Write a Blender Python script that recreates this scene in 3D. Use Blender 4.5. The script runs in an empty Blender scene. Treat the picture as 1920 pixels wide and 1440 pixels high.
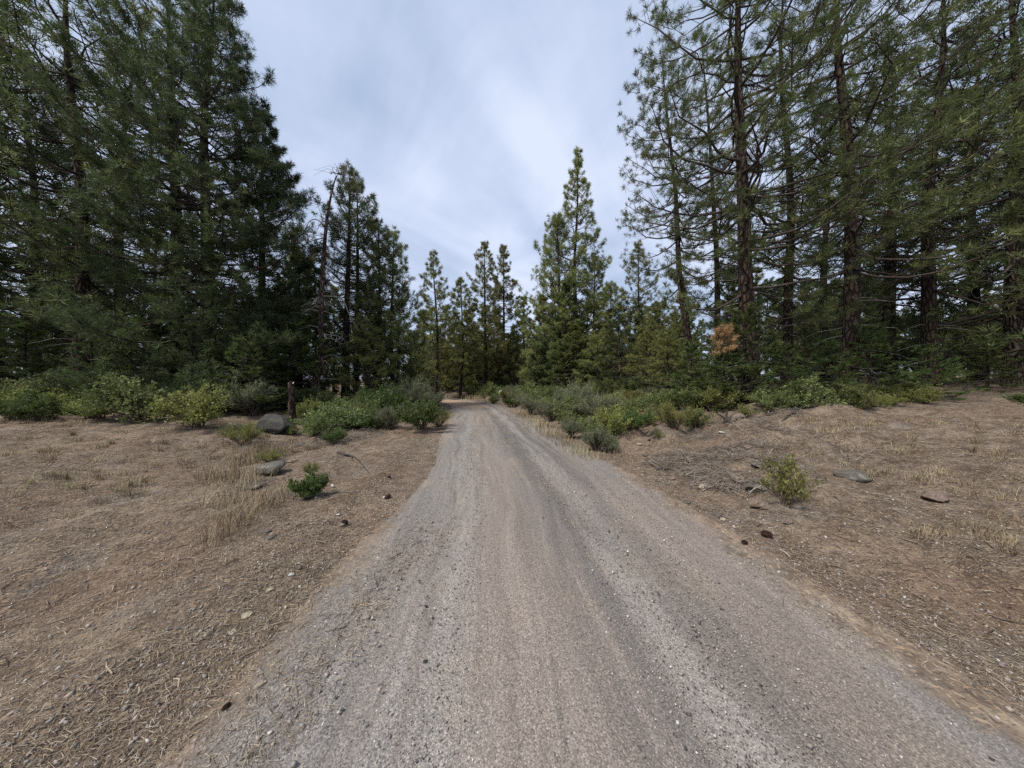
import bpy, math, random
import numpy as np
from math import radians, pi

sc = bpy.context.scene
COL = sc.collection

# ------------------------------------------------------------------ camera
CAM_H = 1.60
FPX = 541.0                       # focal length in pixels of the 1920 x 1440 photograph (13 mm equivalent phone lens)
cam_d = bpy.data.cameras.new("camera")
cam = bpy.data.objects.new("camera", cam_d)
COL.objects.link(cam)
cam.location = (0, 0, CAM_H)
cam.rotation_euler = (radians(90), 0, 0)
cam_d.sensor_width = 36.0
cam_d.lens = 36.0 * FPX / 1920.0
cam_d.clip_start = 0.05
cam_d.clip_end = 3000
sc.camera = cam

# ------------------------------------------------------------------ sky
SUN_EL, SUN_AZ = 55.0, -125.0      # azimuth clockwise from +Y (camera looks along +Y)
world = bpy.data.worlds.new("World")
sc.world = world
world.use_nodes = True
wn, wl = world.node_tree.nodes, world.node_tree.links
wn.clear()


def wnode(t, **kw):
    n = wn.new(t)
    for k, v in kw.items():
        setattr(n, k, v)
    return n


def wmath(op, a, b=None):
    n = wnode('ShaderNodeMath', operation=op)
    for i, v in enumerate((a, b)):
        if v is None:
            continue
        if isinstance(v, (int, float)):
            n.inputs[i].default_value = v
        else:
            wl.new(v, n.inputs[i])
    return n.outputs[0]


w_out = wnode('ShaderNodeOutputWorld')
w_bg = wnode('ShaderNodeBackground')
w_bg.inputs['Strength'].default_value = 0.052
w_sky = wnode('ShaderNodeTexSky', sky_type='NISHITA')
w_sky.sun_disc = False
w_sky.sun_elevation = radians(SUN_EL)
w_sky.sun_rotation = radians(SUN_AZ)
w_sky.altitude = 900
w_tc = wnode('ShaderNodeTexCoord')
w_sep = wnode('ShaderNodeSeparateXYZ')
wl.new(w_tc.outputs['Generated'], w_sep.inputs[0])
dz = wmath('ADD', wmath('MAXIMUM', w_sep.outputs['Z'], 0.0), 0.22)
px = wmath('DIVIDE', w_sep.outputs['X'], dz)
py = wmath('DIVIDE', w_sep.outputs['Y'], dz)
w_cmb = wnode('ShaderNodeCombineXYZ')
wl.new(px, w_cmb.inputs['X'])
wl.new(py, w_cmb.inputs['Y'])


def cloud_noise(rot, scale, offs, detail, rough, dist, nscale):
    m0 = wnode('ShaderNodeMapping')
    m0.inputs['Rotation'].default_value = (0, 0, radians(rot))
    wl.new(w_cmb.outputs[0], m0.inputs['Vector'])
    m = wnode('ShaderNodeMapping')
    m.inputs['Scale'].default_value = scale
    m.inputs['Location'].default_value = offs
    wl.new(m0.outputs[0], m.inputs['Vector'])
    n = wnode('ShaderNodeTexNoise')
    n.inputs['Scale'].default_value = nscale
    n.inputs['Detail'].default_value = detail
    n.inputs['Roughness'].default_value = rough
    n.inputs['Distortion'].default_value = dist
    wl.new(m.outputs[0], n.inputs['Vector'])
    return n.outputs['Fac']


n_big = cloud_noise(-45, (0.45, 1, 1), (3.1, 1.7, 0), 3, 0.5, 0.4, 1.3)
n_str = cloud_noise(-50, (0.36, 1.5, 1), (0.4, 5.2, 0), 5, 0.5, 0.5, 1.7)
n_fine = cloud_noise(40, (0.55, 1, 1), (7.7, 2.2, 0), 6, 0.55, 0.5, 2.6)
cl = wmath('ADD', wmath('ADD', wmath('MULTIPLY', n_big, 0.40), wmath('MULTIPLY', n_str, 0.36)), wmath('MULTIPLY', n_fine, 0.32))
w_ramp = wnode('ShaderNodeValToRGB')
e = w_ramp.color_ramp.elements
e[0].position, e[0].color = 0.44, (3.9, 4.9, 6.6, 1)
e[1].position, e[1].color = 0.63, (6.9, 7.6, 9.2, 1)
m_ = e.new(0.535)
m_.color = (5.4, 6.2, 8.1, 1)
wl.new(cl, w_ramp.inputs['Fac'])
w_mix = wnode('ShaderNodeMix', data_type='RGBA')
w_mix.inputs['Factor'].default_value = 0.88
wl.new(w_sky.outputs[0], w_mix.inputs['A'])
wl.new(w_ramp.outputs[0], w_mix.inputs['B'])
wl.new(w_mix.outputs['Result'], w_bg.inputs['Color'])
wl.new(w_bg.outputs[0], w_out.inputs['Surface'])

# ------------------------------------------------------------------ sun behind thin cloud
sun_d = bpy.data.lights.new("sun", 'SUN')
sun_d.energy = 2.3
sun_d.angle = radians(12)
sun_d.color = (1.0, 0.955, 0.89)
sun = bpy.data.objects.new("sun", sun_d)
COL.objects.link(sun)
sun.location = (0, 0, 40)
sun.rotation_euler = (radians(90 - SUN_EL), 0, radians(180 - SUN_AZ) + pi * 0)
# direction check: lamp shines along local -Z; it must travel away from the sun's azimuth
from mathutils import Vector
_sd = Vector((math.sin(radians(SUN_AZ)) * math.cos(radians(SUN_EL)), math.cos(radians(SUN_AZ)) * math.cos(radians(SUN_EL)), math.sin(radians(SUN_EL))))
sun.rotation_euler = (-_sd).to_track_quat('-Z', 'Y').to_euler()

sc.view_settings.view_transform = 'Standard'
sc.view_settings.look = 'None'
sc.view_settings.exposure = 1.22
sc.view_settings.gamma = 1.0
sc.view_settings.use_curve_mapping = False
sc.cycles.max_bounces = 5
sc.cycles.diffuse_bounces = 3
sc.cycles.transmission_bounces = 3
sc.cycles.use_denoising = False

# ------------------------------------------------------------------ helpers
def obj(name, mesh, parent=None, label=None, category=None, group=None, kind=None):
    o = bpy.data.objects.new(name, mesh)
    COL.objects.link(o)
    if parent is not None:
        o.parent = parent
    if label:
        o["label"] = label
    if category:
        o["category"] = category
    if group:
        o["group"] = group
    if kind:
        o["kind"] = kind
    return o


def build_mesh(name, parts, mats, smooth=False, attrs=None):
    """parts: list of (verts (n,3), faces (m,k), material index). One mesh."""
    V, loops, starts, totals, mi = [], [], [], [], []
    off = 0
    lo = 0
    for v, f, m in parts:
        v = np.asarray(v, np.float32)
        f = np.asarray(f, np.int32)
        if len(f) == 0:
            continue
        V.append(v)
        loops.append((f + off).ravel())
        k = f.shape[1]
        starts.append(lo + np.arange(len(f), dtype=np.int32) * k)
        totals.append(np.full(len(f), k, np.int32))
        mi.append(np.full(len(f), m, np.int32))
        lo += f.size
        off += len(v)
    V = np.concatenate(V)
    loops = np.concatenate(loops)
    starts = np.concatenate(starts)
    mi = np.concatenate(mi)
    me = bpy.data.meshes.new(name)
    me.vertices.add(len(V))
    me.vertices.foreach_set("co", V.ravel())
    me.loops.add(len(loops))
    me.loops.foreach_set("vertex_index", loops)
    me.polygons.add(len(starts))
    me.polygons.foreach_set("loop_start", starts)
    me.polygons.foreach_set("material_index", mi)
    if smooth:
        me.polygons.foreach_set("use_smooth", np.ones(len(starts), bool))
    for m in mats:
        me.materials.append(m)
    for an, av in (attrs or {}).items():
        a = me.attributes.new(an, 'FLOAT', 'POINT')
        a.data.foreach_set("value", np.asarray(av, np.float32))
    me.update(calc_edges=True)
    me.validate()
    return me


def nrm(v):
    return v / np.maximum(np.linalg.norm(v, axis=-1, keepdims=True), 1e-9)


def tubes(P, R, sides):
    """P (n,k,3) paths, R (n,k) radii -> verts, quads"""
    P = np.asarray(P, float)
    R = np.asarray(R, float)
    n, k, _ = P.shape
    T = nrm(np.gradient(P, axis=1))
    ref = np.where(np.abs(T[..., 2:3]) > 0.85, np.array([1.0, 0.2, 0]), np.array([0, 0.15, 1.0]))
    A = nrm(np.cross(T, ref))
    B = np.cross(T, A)
    ang = np.arange(sides) * 2 * pi / sides
    ring = P[:, :, None, :] + R[:, :, None, None] * (np.cos(ang)[None, None, :, None] * A[:, :, None, :] + np.sin(ang)[None, None, :, None] * B[:, :, None, :])
    V = ring.reshape(-1, 3)
    i = np.arange(n)[:, None, None] * k * sides
    j = np.arange(k - 1)[None, :, None] * sides
    s = np.arange(sides)[None, None, :]
    s2 = (s + 1) % sides
    a = i + j + s
    b = i + j + s2
    F = np.stack([a, b, b + sides, a + sides], -1).reshape(-1, 4)
    return V, F


def sines(seed, n, fmin, fmax):
    r = np.random.default_rng(seed)
    f = np.exp(r.uniform(math.log(fmin), math.log(fmax), n))
    a = r.uniform(0, 2 * pi, n)
    return f * np.cos(a), f * np.sin(a), r.uniform(0, 2 * pi, n), 1.0 / f


def snoise(x, y, tab):
    out = np.zeros_like(x, dtype=float)
    kx, ky, ph, am = tab
    for a, b, c, d in zip(kx, ky, ph, am / np.sqrt((am ** 2).sum() / 2)):
        out += d * np.sin(a * x + b * y + c)
    return out                                   # unit variance


def smooth(a, b, x):
    t = np.clip((x - a) / (b - a), 0, 1)
    return t * t * (3 - 2 * t)


# ------------------------------------------------------------------ road line and terrain
ctrl = np.array([(0.62, -8), (0.60, -3), (0.55, 0), (0.5, 1.2), (0.45, 3), (0.34, 5), (-0.28, 8.6), (-0.75, 12.4), (-1.65, 17.3), (-3.1, 23.0), (-4.9, 27.2),
                 (-8.2, 30.6), (-14, 32.6), (-22, 33.0), (-32, 32.0), (-46, 29.5), (-70, 24)], float)


def catmull(c, per=26):
    out = []
    p = np.vstack([2 * c[0] - c[1], c, 2 * c[-1] - c[-2]])
    for i in range(1, len(p) - 2):
        t = np.linspace(0, 1, per, endpoint=False)[:, None]
        out.append(0.5 * ((2 * p[i]) + (-p[i - 1] + p[i + 1]) * t + (2 * p[i - 1] - 5 * p[i] + 4 * p[i + 1] - p[i + 2]) * t ** 2 + (-p[i - 1] + 3 * p[i] - 3 * p[i + 1] + p[i + 2]) * t ** 3))
    out.append(p[-2:-1])
    return np.vstack(out)


ROAD = catmull(ctrl)
RT = nrm(np.gradient(ROAD, axis=0))
RN = np.stack([RT[:, 1], -RT[:, 0]], 1)          # points to the right of travel
RS = np.concatenate([[0], np.cumsum(np.linalg.norm(np.diff(ROAD, axis=0), axis=1))])


def road_uv(x, y):
    x = np.atleast_1d(np.asarray(x, float)).ravel()
    y = np.atleast_1d(np.asarray(y, float)).ravel()
    U = np.empty(len(x))
    S = np.empty(len(x))
    for i in range(0, len(x), 20000):
        X = x[i:i + 20000, None] - ROAD[None, :, 0]
        Y = y[i:i + 20000, None] - ROAD[None, :, 1]
        d2 = X * X + Y * Y
        j = d2.argmin(1)
        r = np.arange(len(j))
        side = np.sign(X[r, j] * RN[j, 0] + Y[r, j] * RN[j, 1])
        U[i:i + 20000] = np.sqrt(d2[r, j]) * np.where(side == 0, 1, side)
        S[i:i + 20000] = RS[j]
    return U, S


T_BIG = sines(3, 14, 0.10, 0.5)
T_MID = sines(5, 20, 0.8, 4.0)
T_FIN = sines(8, 26, 5.0, 22.0)
T_CLOD = sines(18, 22, 2.5, 9.0)
HALF = 1.95


def ground_z(x, y, carve=False):
    x = np.atleast_1d(np.asarray(x, float))
    y = np.atleast_1d(np.asarray(y, float))
    shp = x.shape
    xf, yf = x.ravel(), y.ravel()
    u, s = road_uv(xf, yf)
    au = np.abs(u)
    off = smooth(2.2, 4.5, au)
    r = np.clip(u, 0, None)
    nb = 1 - smooth(24, 34, yf)
    bank = (0.40 * smooth(2.3, 3.9, r) + 0.66 * smooth(3.4, 8.0, r) + 0.03 * np.clip(r - 8, 0, 25)) * (0.35 + 0.65 * nb)
    l = np.clip(-u, 0, None)
    bank += 0.07 * smooth(2.0, 2.8, l) + 0.34 * smooth(5, 12, l) + 0.012 * np.clip(l - 10, 0, 25)
    z = bank + off * (0.14 * snoise(xf, yf, T_BIG) + 0.055 * snoise(xf, yf, T_MID))
    z += smooth(1.9, 3.0, au) * 0.017 * snoise(xf, yf, T_FIN)
    z += smooth(2.3, 3.6, r) * (1 - smooth(9, 14, r)) * 0.085 * np.abs(snoise(xf, yf, T_CLOD))
    z -= 0.025 * np.exp(-((au - 2.25) / 0.25) ** 2)
    far = np.hypot(xf, yf)
    z += 2.6 * smooth(40, 110, far)
    if carve:
        z -= 0.07 * (1 - smooth(HALF - 0.45, HALF - 0.1, au))
    return z.reshape(shp)


def gz(x, y):
    return float(ground_z(np.array([x]), np.array([y]))[0])


def at(pxl, D):
    """world x,y of a thing seen at photograph column pxl at depth D"""
    return (pxl - 960.0) / FPX * D, D


def depth_of(yp, z=0.0):
    return (CAM_H - z) * FPX / (yp - 720.0)


def spot(pxl, yp):
    """ground point seen at photograph pixel (pxl, yp)"""
    Ds = np.exp(np.linspace(math.log(0.8), math.log(70.0), 700))
    xs = (pxl - 960.0) / FPX * Ds
    zr = CAM_H - (yp - 720.0) / FPX * Ds
    hit = np.nonzero(zr <= ground_z(xs, Ds))[0]
    i = hit[0] if len(hit) else -1                 # the first place where the line of sight meets the ground
    return float(xs[i]), float(Ds[i]), gz(float(xs[i]), float(Ds[i]))


# ------------------------------------------------------------------ materials
class M:
    def __init__(self, name):
        self.m = bpy.data.materials.new(name)
        self.m.use_nodes = True
        self.n = self.m.node_tree.nodes
        self.l = self.m.node_tree.links
        self.b = self.n["Principled BSDF"]
        self.b.inputs['Specular IOR Level'].default_value = 0.25
        self.b.inputs['Roughness'].default_value = 0.85

    def node(self, t, inp=None, **kw):
        n = self.n.new(t)
        for k, v in kw.items():
            setattr(n, k, v)
        for k, v in (inp or {}).items():
            self.put(n.inputs[k], v)
        return n

    def put(self, sock, v):
        if isinstance(v, bpy.types.NodeSocket):
            self.l.new(v, sock)
        else:
            sock.default_value = v

    def math(self, op, a, b=0.0, clamp=False):
        n = self.node('ShaderNodeMath', operation=op, use_clamp=clamp)
        self.put(n.inputs[0], a)
        self.put(n.inputs[1], b)
        return n.outputs[0]

    def noise(self, vec, scale, detail=4, rough=0.55, dist=0.0):
        n = self.node('ShaderNodeTexNoise', {'Scale': scale, 'Detail': detail, 'Roughness': rough, 'Distortion': dist})
        if vec is not None:
            self.put(n.inputs['Vector'], vec)
        return n.outputs['Fac']

    def vor(self, vec, scale, feature='F1', rnd=1.0):
        n = self.node('ShaderNodeTexVoronoi', {'Scale': scale, 'Randomness': rnd}, feature=feature)
        if vec is not None:
            self.put(n.inputs['Vector'], vec)
        return n

    def mapping(self, vec, scale=(1, 1, 1), rot=(0, 0, 0), loc=(0, 0, 0)):
        n = self.node('ShaderNodeMapping', {'Scale': scale, 'Rotation': rot, 'Location': loc})
        self.put(n.inputs['Vector'], vec)
        return n.outputs[0]

    def ramp(self, f, stops, interp='LINEAR'):
        n = self.node('ShaderNodeValToRGB')
        n.color_ramp.interpolation = interp
        el = n.color_ramp.elements
        el[0].position, el[0].color = stops[0][0], (*stops[0][1], 1)
        el[1].position, el[1].color = stops[-1][0], (*stops[-1][1], 1)
        for p, c in stops[1:-1]:
            q = el.new(p)
            q.color = (*c, 1)
        self.put(n.inputs['Fac'], f)
        return n.outputs['Color']

    def step(self, f, a, b):
        n = self.node('ShaderNodeMapRange', {'From Min': a, 'From Max': b}, interpolation_type='SMOOTHSTEP')
        self.put(n.inputs['Value'], f)
        return n.outputs['Result']

    def mix(self, f, a, b, blend='MIX'):
        n = self.node('ShaderNodeMix', data_type='RGBA', blend_type=blend)
        self.put(n.inputs['Factor'], f)
        for s, v in (('A', a), ('B', b)):
            self.put(n.inputs[s], (*v, 1) if isinstance(v, tuple) else v)
        return n.outputs['Result']

    def attr(self, name, out='Fac'):
        return self.node('ShaderNodeAttribute', attribute_name=name).outputs[out]

    def pos(self):
        return self.node('ShaderNodeNewGeometry').outputs['Position']

    def bump(self, h, strength, dist, normal=None):
        n = self.node('ShaderNodeBump', {'Strength': strength, 'Distance': dist, 'Height': h})
        if normal is not None:
            self.put(n.inputs['Normal'], normal)
        return n.outputs['Normal']

    def color(self, c):
        self.put(self.b.inputs['Base Color'], (*c, 1) if isinstance(c, tuple) else c)
        return self

    def normal(self, n):
        self.l.new(n, self.b.inputs['Normal'])


def earth(k, p):
    """dry forest floor: needle litter, dust, grit. Returns colour, height"""
    n1 = k.noise(p, 0.7, 5, 0.6)
    n2 = k.noise(p, 5.0, 6, 0.65, 0.4)
    n3 = k.noise(p, 38.0, 5, 0.7)
    base = k.ramp(n2, [(0.30, (0.068, 0.052, 0.039)), (0.5, (0.150, 0.116, 0.087)), (0.72, (0.255, 0.203, 0.155))])
    red = k.ramp(n2, [(0.3, (0.090, 0.061, 0.044)), (0.7, (0.220, 0.157, 0.114))])
    grey = k.ramp(n2, [(0.3, (0.082, 0.070, 0.060)), (0.7, (0.235, 0.200, 0.167))])
    c = k.mix(k.step(n1, 0.46, 0.62), base, red)
    c = k.mix(k.step(k.noise(p, 1.6, 4, 0.6), 0.52, 0.68), c, grey)
    c = k.mix(k.math('MULTIPLY', k.step(k.noise(p, 0.9, 6, 0.7, 0.6), 0.52, 0.66), 0.55), c, (0.310, 0.240, 0.175))
    c = k.mix(k.math('MULTIPLY', k.step(k.noise(p, 2.6, 6, 0.7, 0.4), 0.56, 0.70), 0.65), c, (0.060, 0.046, 0.035))
    # lying straw and needles: short light and dark dashes in several directions
    h = n3
    for i, (rot, sc_) in enumerate(((0.4, 60), (1.5, 75), (2.5, 66))):
        q = k.mapping(k.mapping(p, (1, 1, 1), (0, 0, rot)), (1, 0.22, 1), (0, 0, 0), (i * 3.3, i, 0))
        d = k.noise(q, sc_, 2, 0.5)
        c = k.mix(k.math('MULTIPLY', k.step(d, 0.60, 0.70), 0.55), c, (0.40, 0.30, 0.19) if i != 1 else (0.36, 0.24, 0.14))
        c = k.mix(k.math('MULTIPLY', k.step(d, 0.40, 0.30), 0.60), c, (0.050, 0.034, 0.024))
        h = k.math('ADD', h, k.math('MULTIPLY', d, 0.7))
    return c, h


def make_ground_mat():
    k = M("forest_floor")
    p = k.pos()
    c, h = earth(k, p)
    k.color(c)
    k.b.inputs['Roughness'].default_value = 0.95
    k.b.inputs['Specular IOR Level'].default_value = 0.1
    k.normal(k.bump(k.math('ADD', h, k.math('MULTIPLY', k.noise(p, 9.0, 4, 0.6), 1.2)), 0.8, 0.04))
    return k.m


def make_road_mat():
    k = M("gravel_road")
    p = k.pos()
    u = k.attr("across")                         # metres from the centre line, right positive
    s = k.attr("along")                          # metres along the road
    cmb = k.node('ShaderNodeCombineXYZ')
    wig = k.math('MULTIPLY', k.math('SUBTRACT', k.noise(p, 0.30, 2, 0.5), 0.5), 0.7)
    uu = k.math('ADD', u, wig)
    k.put(cmb.inputs['X'], uu)
    k.put(cmb.inputs['Y'], s)
    us = cmb.outputs[0]
    q1 = k.mapping(us, (3.0, 0.14, 1), (0, 0, 0.02))
    st1 = k.noise(q1, 1.0, 5, 0.62, 0.6)
    q2 = k.mapping(us, (6.0, 0.45, 1), (0, 0, -0.03), (4.1, 2.0, 0))
    st2 = k.noise(q2, 1.0, 5, 0.6, 0.5)
    q3 = k.mapping(us, (1.0, 0.16, 1), (0, 0, 0.05), (9.2, 1.0, 0))
    st3 = k.noise(q3, 1.0, 4, 0.55, 0.8)
    patch = k.noise(p, 1.3, 5, 0.62, 0.5)
    grey = k.ramp(st1, [(0.32, (0.145, 0.132, 0.121)), (0.5, (0.235, 0.213, 0.193)), (0.66, (0.330, 0.300, 0.272))])
    pink = k.ramp(st2, [(0.30, (0.222, 0.184, 0.156)), (0.7, (0.338, 0.281, 0.240))])
    tan = k.ramp(st2, [(0.30, (0.240, 0.195, 0.150)), (0.7, (0.370, 0.305, 0.240))])
    c = k.mix(k.math('MULTIPLY', k.step(st3, 0.50, 0.62), 0.85), grey, pink)
    c = k.mix(k.math('MULTIPLY', k.step(k.math('ADD', patch, k.math('MULTIPLY', st2, 0.3)), 0.64, 0.78), 0.6), c, tan)
    # dusty wheel tracks, pale and fine, and darker loose windrows between them
    def band(center, w):
        d = k.math('ABSOLUTE', k.math('SUBTRACT', uu, center))
        return k.step(d, w, w * 0.25)
    pk = k.math('ADD', band(-0.50, 0.50), band(1.0, 0.45), True)
    pk = k.math('MULTIPLY', pk, k.step(st1, 0.36, 0.58))
    c = k.mix(k.math('MULTIPLY', pk, 0.70), c, pink)
    tr = k.math('ADD', band(-1.12, 0.40), band(0.50, 0.24), True)
    tr = k.math('MULTIPLY', tr, k.step(st2, 0.34, 0.58))
    c = k.mix(k.math('MULTIPLY', tr, 0.62), c, (0.345, 0.317, 0.288))
    wr = k.math('ADD', band(0.12, 0.26), band(0.78, 0.16), True)
    wr = k.math('MULTIPLY', wr, k.step(st1, 0.38, 0.54))
    c = k.mix(k.math('MULTIPLY', wr, 0.58), c, (0.120, 0.111, 0.105))
    # the reddish pad of bare soil inside the bend
    bend = k.math('MULTIPLY', k.step(k.math('ADD', s, k.math('MULTIPLY', patch, 2.0)), 19.5, 22.0), k.step(k.math('ADD', u, k.math('MULTIPLY', patch, 1.4)), 1.6, 0.9))
    c = k.mix(k.math('MULTIPLY', bend, 0.85), c, (0.46, 0.315, 0.22))
    # the grains
    v1 = k.vor(p, 125.0)
    v2 = k.vor(p, 190.0)
    g1 = k.node('ShaderNodeSeparateColor')
    k.put(g1.inputs[0], v1.outputs['Color'])
    g2 = k.node('ShaderNodeSeparateColor')
    k.put(g2.inputs[0], v2.outputs['Color'])
    val = k.math('ADD', k.math('MULTIPLY', g1.outputs[0], 0.55), k.math('MULTIPLY', g2.outputs[0], 0.60))
    spk = k.ramp(val, [(0.0, (0.36, 0.36, 0.37)), (0.30, (0.72, 0.71, 0.70)), (0.62, (0.96, 0.94, 0.92)), (0.92, (1.22, 1.18, 1.13)), (1.0, (1.6, 1.55, 1.5))])
    c = k.mix(1.0, c, spk, 'MULTIPLY')
    c = k.mix(1.0, c, (0.75, 0.772, 0.795), 'MULTIPLY')
    gap = k.step(v1.outputs['Distance'], 0.55, 0.85)
    c = k.mix(k.math('MULTIPLY', gap, 0.5), c, (0.06, 0.052, 0.046))
    # the shoulder fades into the litter
    ec, eh = earth(k, p)
    au = k.math('ABSOLUTE', k.math('ADD', u, 0.10))
    edge = k.step(k.math('ADD', au, k.math('MULTIPLY', k.math('SUBTRACT', k.noise(p, 2.0, 6, 0.75), 0.5), 1.0)), 1.64, 1.90)
    c = k.mix(edge, c, ec)
    k.color(c)
    k.b.inputs['Roughness'].default_value = 0.95
    k.b.inputs['Specular IOR Level'].default_value = 0.12
    h = k.math('ADD', k.math('MULTIPLY', k.math('SUBTRACT', 1.0, v1.outputs['Distance']), 0.55), k.math('MULTIPLY', g2.outputs[1], 0.35))
    b1 = k.bump(k.math('ADD', st1, k.math('MULTIPLY', st2, 0.6)), 0.5, 0.05)
    k.normal(k.bump(h, 0.55, 0.008, b1))
    return k.m


def make_bark(name, dark, mid, lite, scale=1.0):
    k = M(name)
    tc = k.node('ShaderNodeTexCoord').outputs['Object']
    q = k.mapping(tc, (9 * scale, 9 * scale, 2.6 * scale))
    v = k.vor(q, 1.0, 'DISTANCE_TO_EDGE')
    n = k.noise(q, 2.3, 6, 0.65, 0.3)
    n2 = k.noise(tc, 1.1, 4, 0.6)
    plate = k.ramp(n, [(0.3, mid), (0.7, lite)])
    plate = k.mix(k.step(n2, 0.45, 0.65), plate, tuple(0.6 * a + 0.4 * b for a, b in zip(dark, mid)))
    c = k.mix(k.step(v.outputs['Distance'], 0.16, 0.03), plate, dark)
    k.color(c)
    k.b.inputs['Roughness'].default_value = 0.95
    k.b.inputs['Specular IOR Level'].default_value = 0.1
    h = k.math('ADD', k.step(v.outputs['Distance'], 0.0, 0.25), k.math('MULTIPLY', n, 0.5))
    k.normal(k.bump(h, 1.0, 0.05))
    return k.m


def make_leaf(name, c0, c1, c2, transl=0.38, rough=0.6, spec=0.25):
    """foliage: colour by a per-tuft random value and a per-plant random value"""
    k = M(name)
    t = k.attr("tint")
    r = k.node('ShaderNodeObjectInfo').outputs['Random']
    c = k.ramp(t, [(0.0, c0), (0.55, c1), (1.0, c2)])
    hs = k.node('ShaderNodeHueSaturation', {'Color': c})
    k.put(hs.inputs['Hue'], k.math('ADD', 0.485, k.math('MULTIPLY', r, 0.03)))
    k.put(hs.inputs['Value'], k.math('ADD', 0.82, k.math('MULTIPLY', r, 0.36)))
    k.color(hs.outputs[0])
    k.b.inputs['Roughness'].default_value = rough
    k.b.inputs['Specular IOR Level'].default_value = spec
    if transl > 0:
        tr = k.node('ShaderNodeBsdfTranslucent')
        k.put(tr.inputs['Color'], hs.outputs[0])
        ms = k.node('ShaderNodeMixShader', {'Fac': transl})
        k.l.new(k.b.outputs[0], ms.inputs[1])
        k.l.new(tr.outputs[0], ms.inputs[2])
        k.l.new(ms.outputs[0], k.n['Material Output'].inputs['Surface'])
    return k.m


def make_rock(name, a, b, lichen=None, rust=None):
    k = M(name)
    tc = k.node('ShaderNodeTexCoord').outputs['Object']
    n = k.noise(tc, 6, 8, 0.7)
    n2 = k.noise(tc, 28, 5, 0.7)
    c = k.mix(n, a, b)
    c = k.mix(k.math('MULTIPLY', k.step(n2, 0.56, 0.7), 0.5), c, tuple(min(1, x * 1.5) for x in b))
    c = k.mix(k.math('MULTIPLY', k.step(n2, 0.44, 0.32), 0.6), c, tuple(x * 0.4 for x in a))
    if lichen:
        c = k.mix(k.math('MULTIPLY', k.step(k.noise(tc, 3.1, 5, 0.65), 0.55, 0.66), 0.7), c, lichen)
    if rust:
        z = k.node('ShaderNodeSeparateXYZ')
        k.put(z.inputs[0], tc)
        c = k.mix(k.math('MULTIPLY', k.step(k.math('ADD', z.outputs['X'], k.math('MULTIPLY', n, 0.6)), 0.05, -0.25), 0.85), c, rust)
    k.color(c)
    k.b.inputs['Roughness'].default_value = 0.92
    k.normal(k.bump(k.math('ADD', n, k.math('MULTIPLY', n2, 0.5)), 1.0, 0.09))
    return k.m


def make_plain(name, a, b, scale=20, rough=0.85):
    k = M(name)
    tc = k.node('ShaderNodeTexCoord').outputs['Object']
    n = k.noise(tc, scale, 5, 0.65)
    k.color(k.mix(k.step(n, 0.3, 0.7), a, b))
    k.b.inputs['Roughness'].default_value = rough
    k.normal(k.bump(n, 0.5, 0.01))
    return k.m


def make_tinted(name, stops, rough=0.9, interp='LINEAR'):
    k = M(name)
    k.color(k.ramp(k.attr("tint"), stops, interp))
    k.b.inputs['Roughness'].default_value = rough
    k.b.inputs['Specular IOR Level'].default_value = 0.15
    return k.m


MAT_GROUND = make_ground_mat()
MAT_ROAD = make_road_mat()
BARK = make_bark("pine_bark", (0.020, 0.015, 0.012), (0.058, 0.041, 0.032), (0.112, 0.076, 0.056))
BARK_DK = make_bark("dark_pine_bark", (0.012, 0.010, 0.009), (0.050, 0.038, 0.031), (0.100, 0.072, 0.055), 1.3)
BARK_SNAG = make_bark("snag_bark", (0.024, 0.017, 0.014), (0.115, 0.074, 0.058), (0.220, 0.155, 0.125), 1.2)
LIMB = make_plain("limb_bark", (0.030, 0.023, 0.019), (0.080, 0.060, 0.047), 14)
DEADLIMB = make_plain("bare_grey_wood", (0.150, 0.132, 0.118), (0.300, 0.270, 0.240), 14)
BLACKWOOD = make_plain("burnt_wood", (0.018, 0.016, 0.015), (0.065, 0.055, 0.047), 18)
TWIG = make_plain("shrub_twigs", (0.050, 0.036, 0.027), (0.135, 0.100, 0.076), 25)
STRAWSTICK = make_plain("pale_stick", (0.210, 0.165, 0.120), (0.400, 0.330, 0.250), 25)
NEEDLE = make_leaf("pine_needles", (0.054, 0.072, 0.026), (0.112, 0.139, 0.048), (0.215, 0.231, 0.084))
NEEDLE_OL = make_leaf("olive_pine_needles", (0.091, 0.102, 0.032), (0.179, 0.191, 0.061), (0.314, 0.295, 0.106))
NEEDLE_DK = make_leaf("deep_green_needles", (0.032, 0.046, 0.020), (0.067, 0.090, 0.034), (0.134, 0.156, 0.056))
NEEDLE_RED = make_leaf("dead_orange_needles", (0.220, 0.120, 0.060), (0.400, 0.240, 0.125), (0.520, 0.350, 0.200))
FIRNEEDLE = make_leaf("young_fir_needles", (0.050, 0.075, 0.024), (0.098, 0.132, 0.040), (0.170, 0.195, 0.062))
LEAF_GREEN = make_leaf("green_shrub_leaves", (0.084, 0.110, 0.036), (0.162, 0.193, 0.067), (0.286, 0.293, 0.121))
LEAF_GREY = make_leaf("grey_green_shrub_leaves", (0.105, 0.120, 0.066), (0.185, 0.202, 0.115), (0.300, 0.305, 0.185))
LEAF_YEL = make_leaf("yellow_green_shrub_leaves", (0.110, 0.130, 0.034), (0.220, 0.230, 0.065), (0.350, 0.330, 0.115))
LEAF_DEEP = make_leaf("deep_green_shrub_leaves", (0.045, 0.072, 0.020), (0.090, 0.130, 0.036), (0.165, 0.200, 0.065))
STRAW = make_tinted("dry_grass_straw", [(0, (0.110, 0.082, 0.048)), (0.5, (0.225, 0.172, 0.102)), (0.85, (0.355, 0.290, 0.190)), (1.0, (0.230, 0.225, 0.090))])
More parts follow.
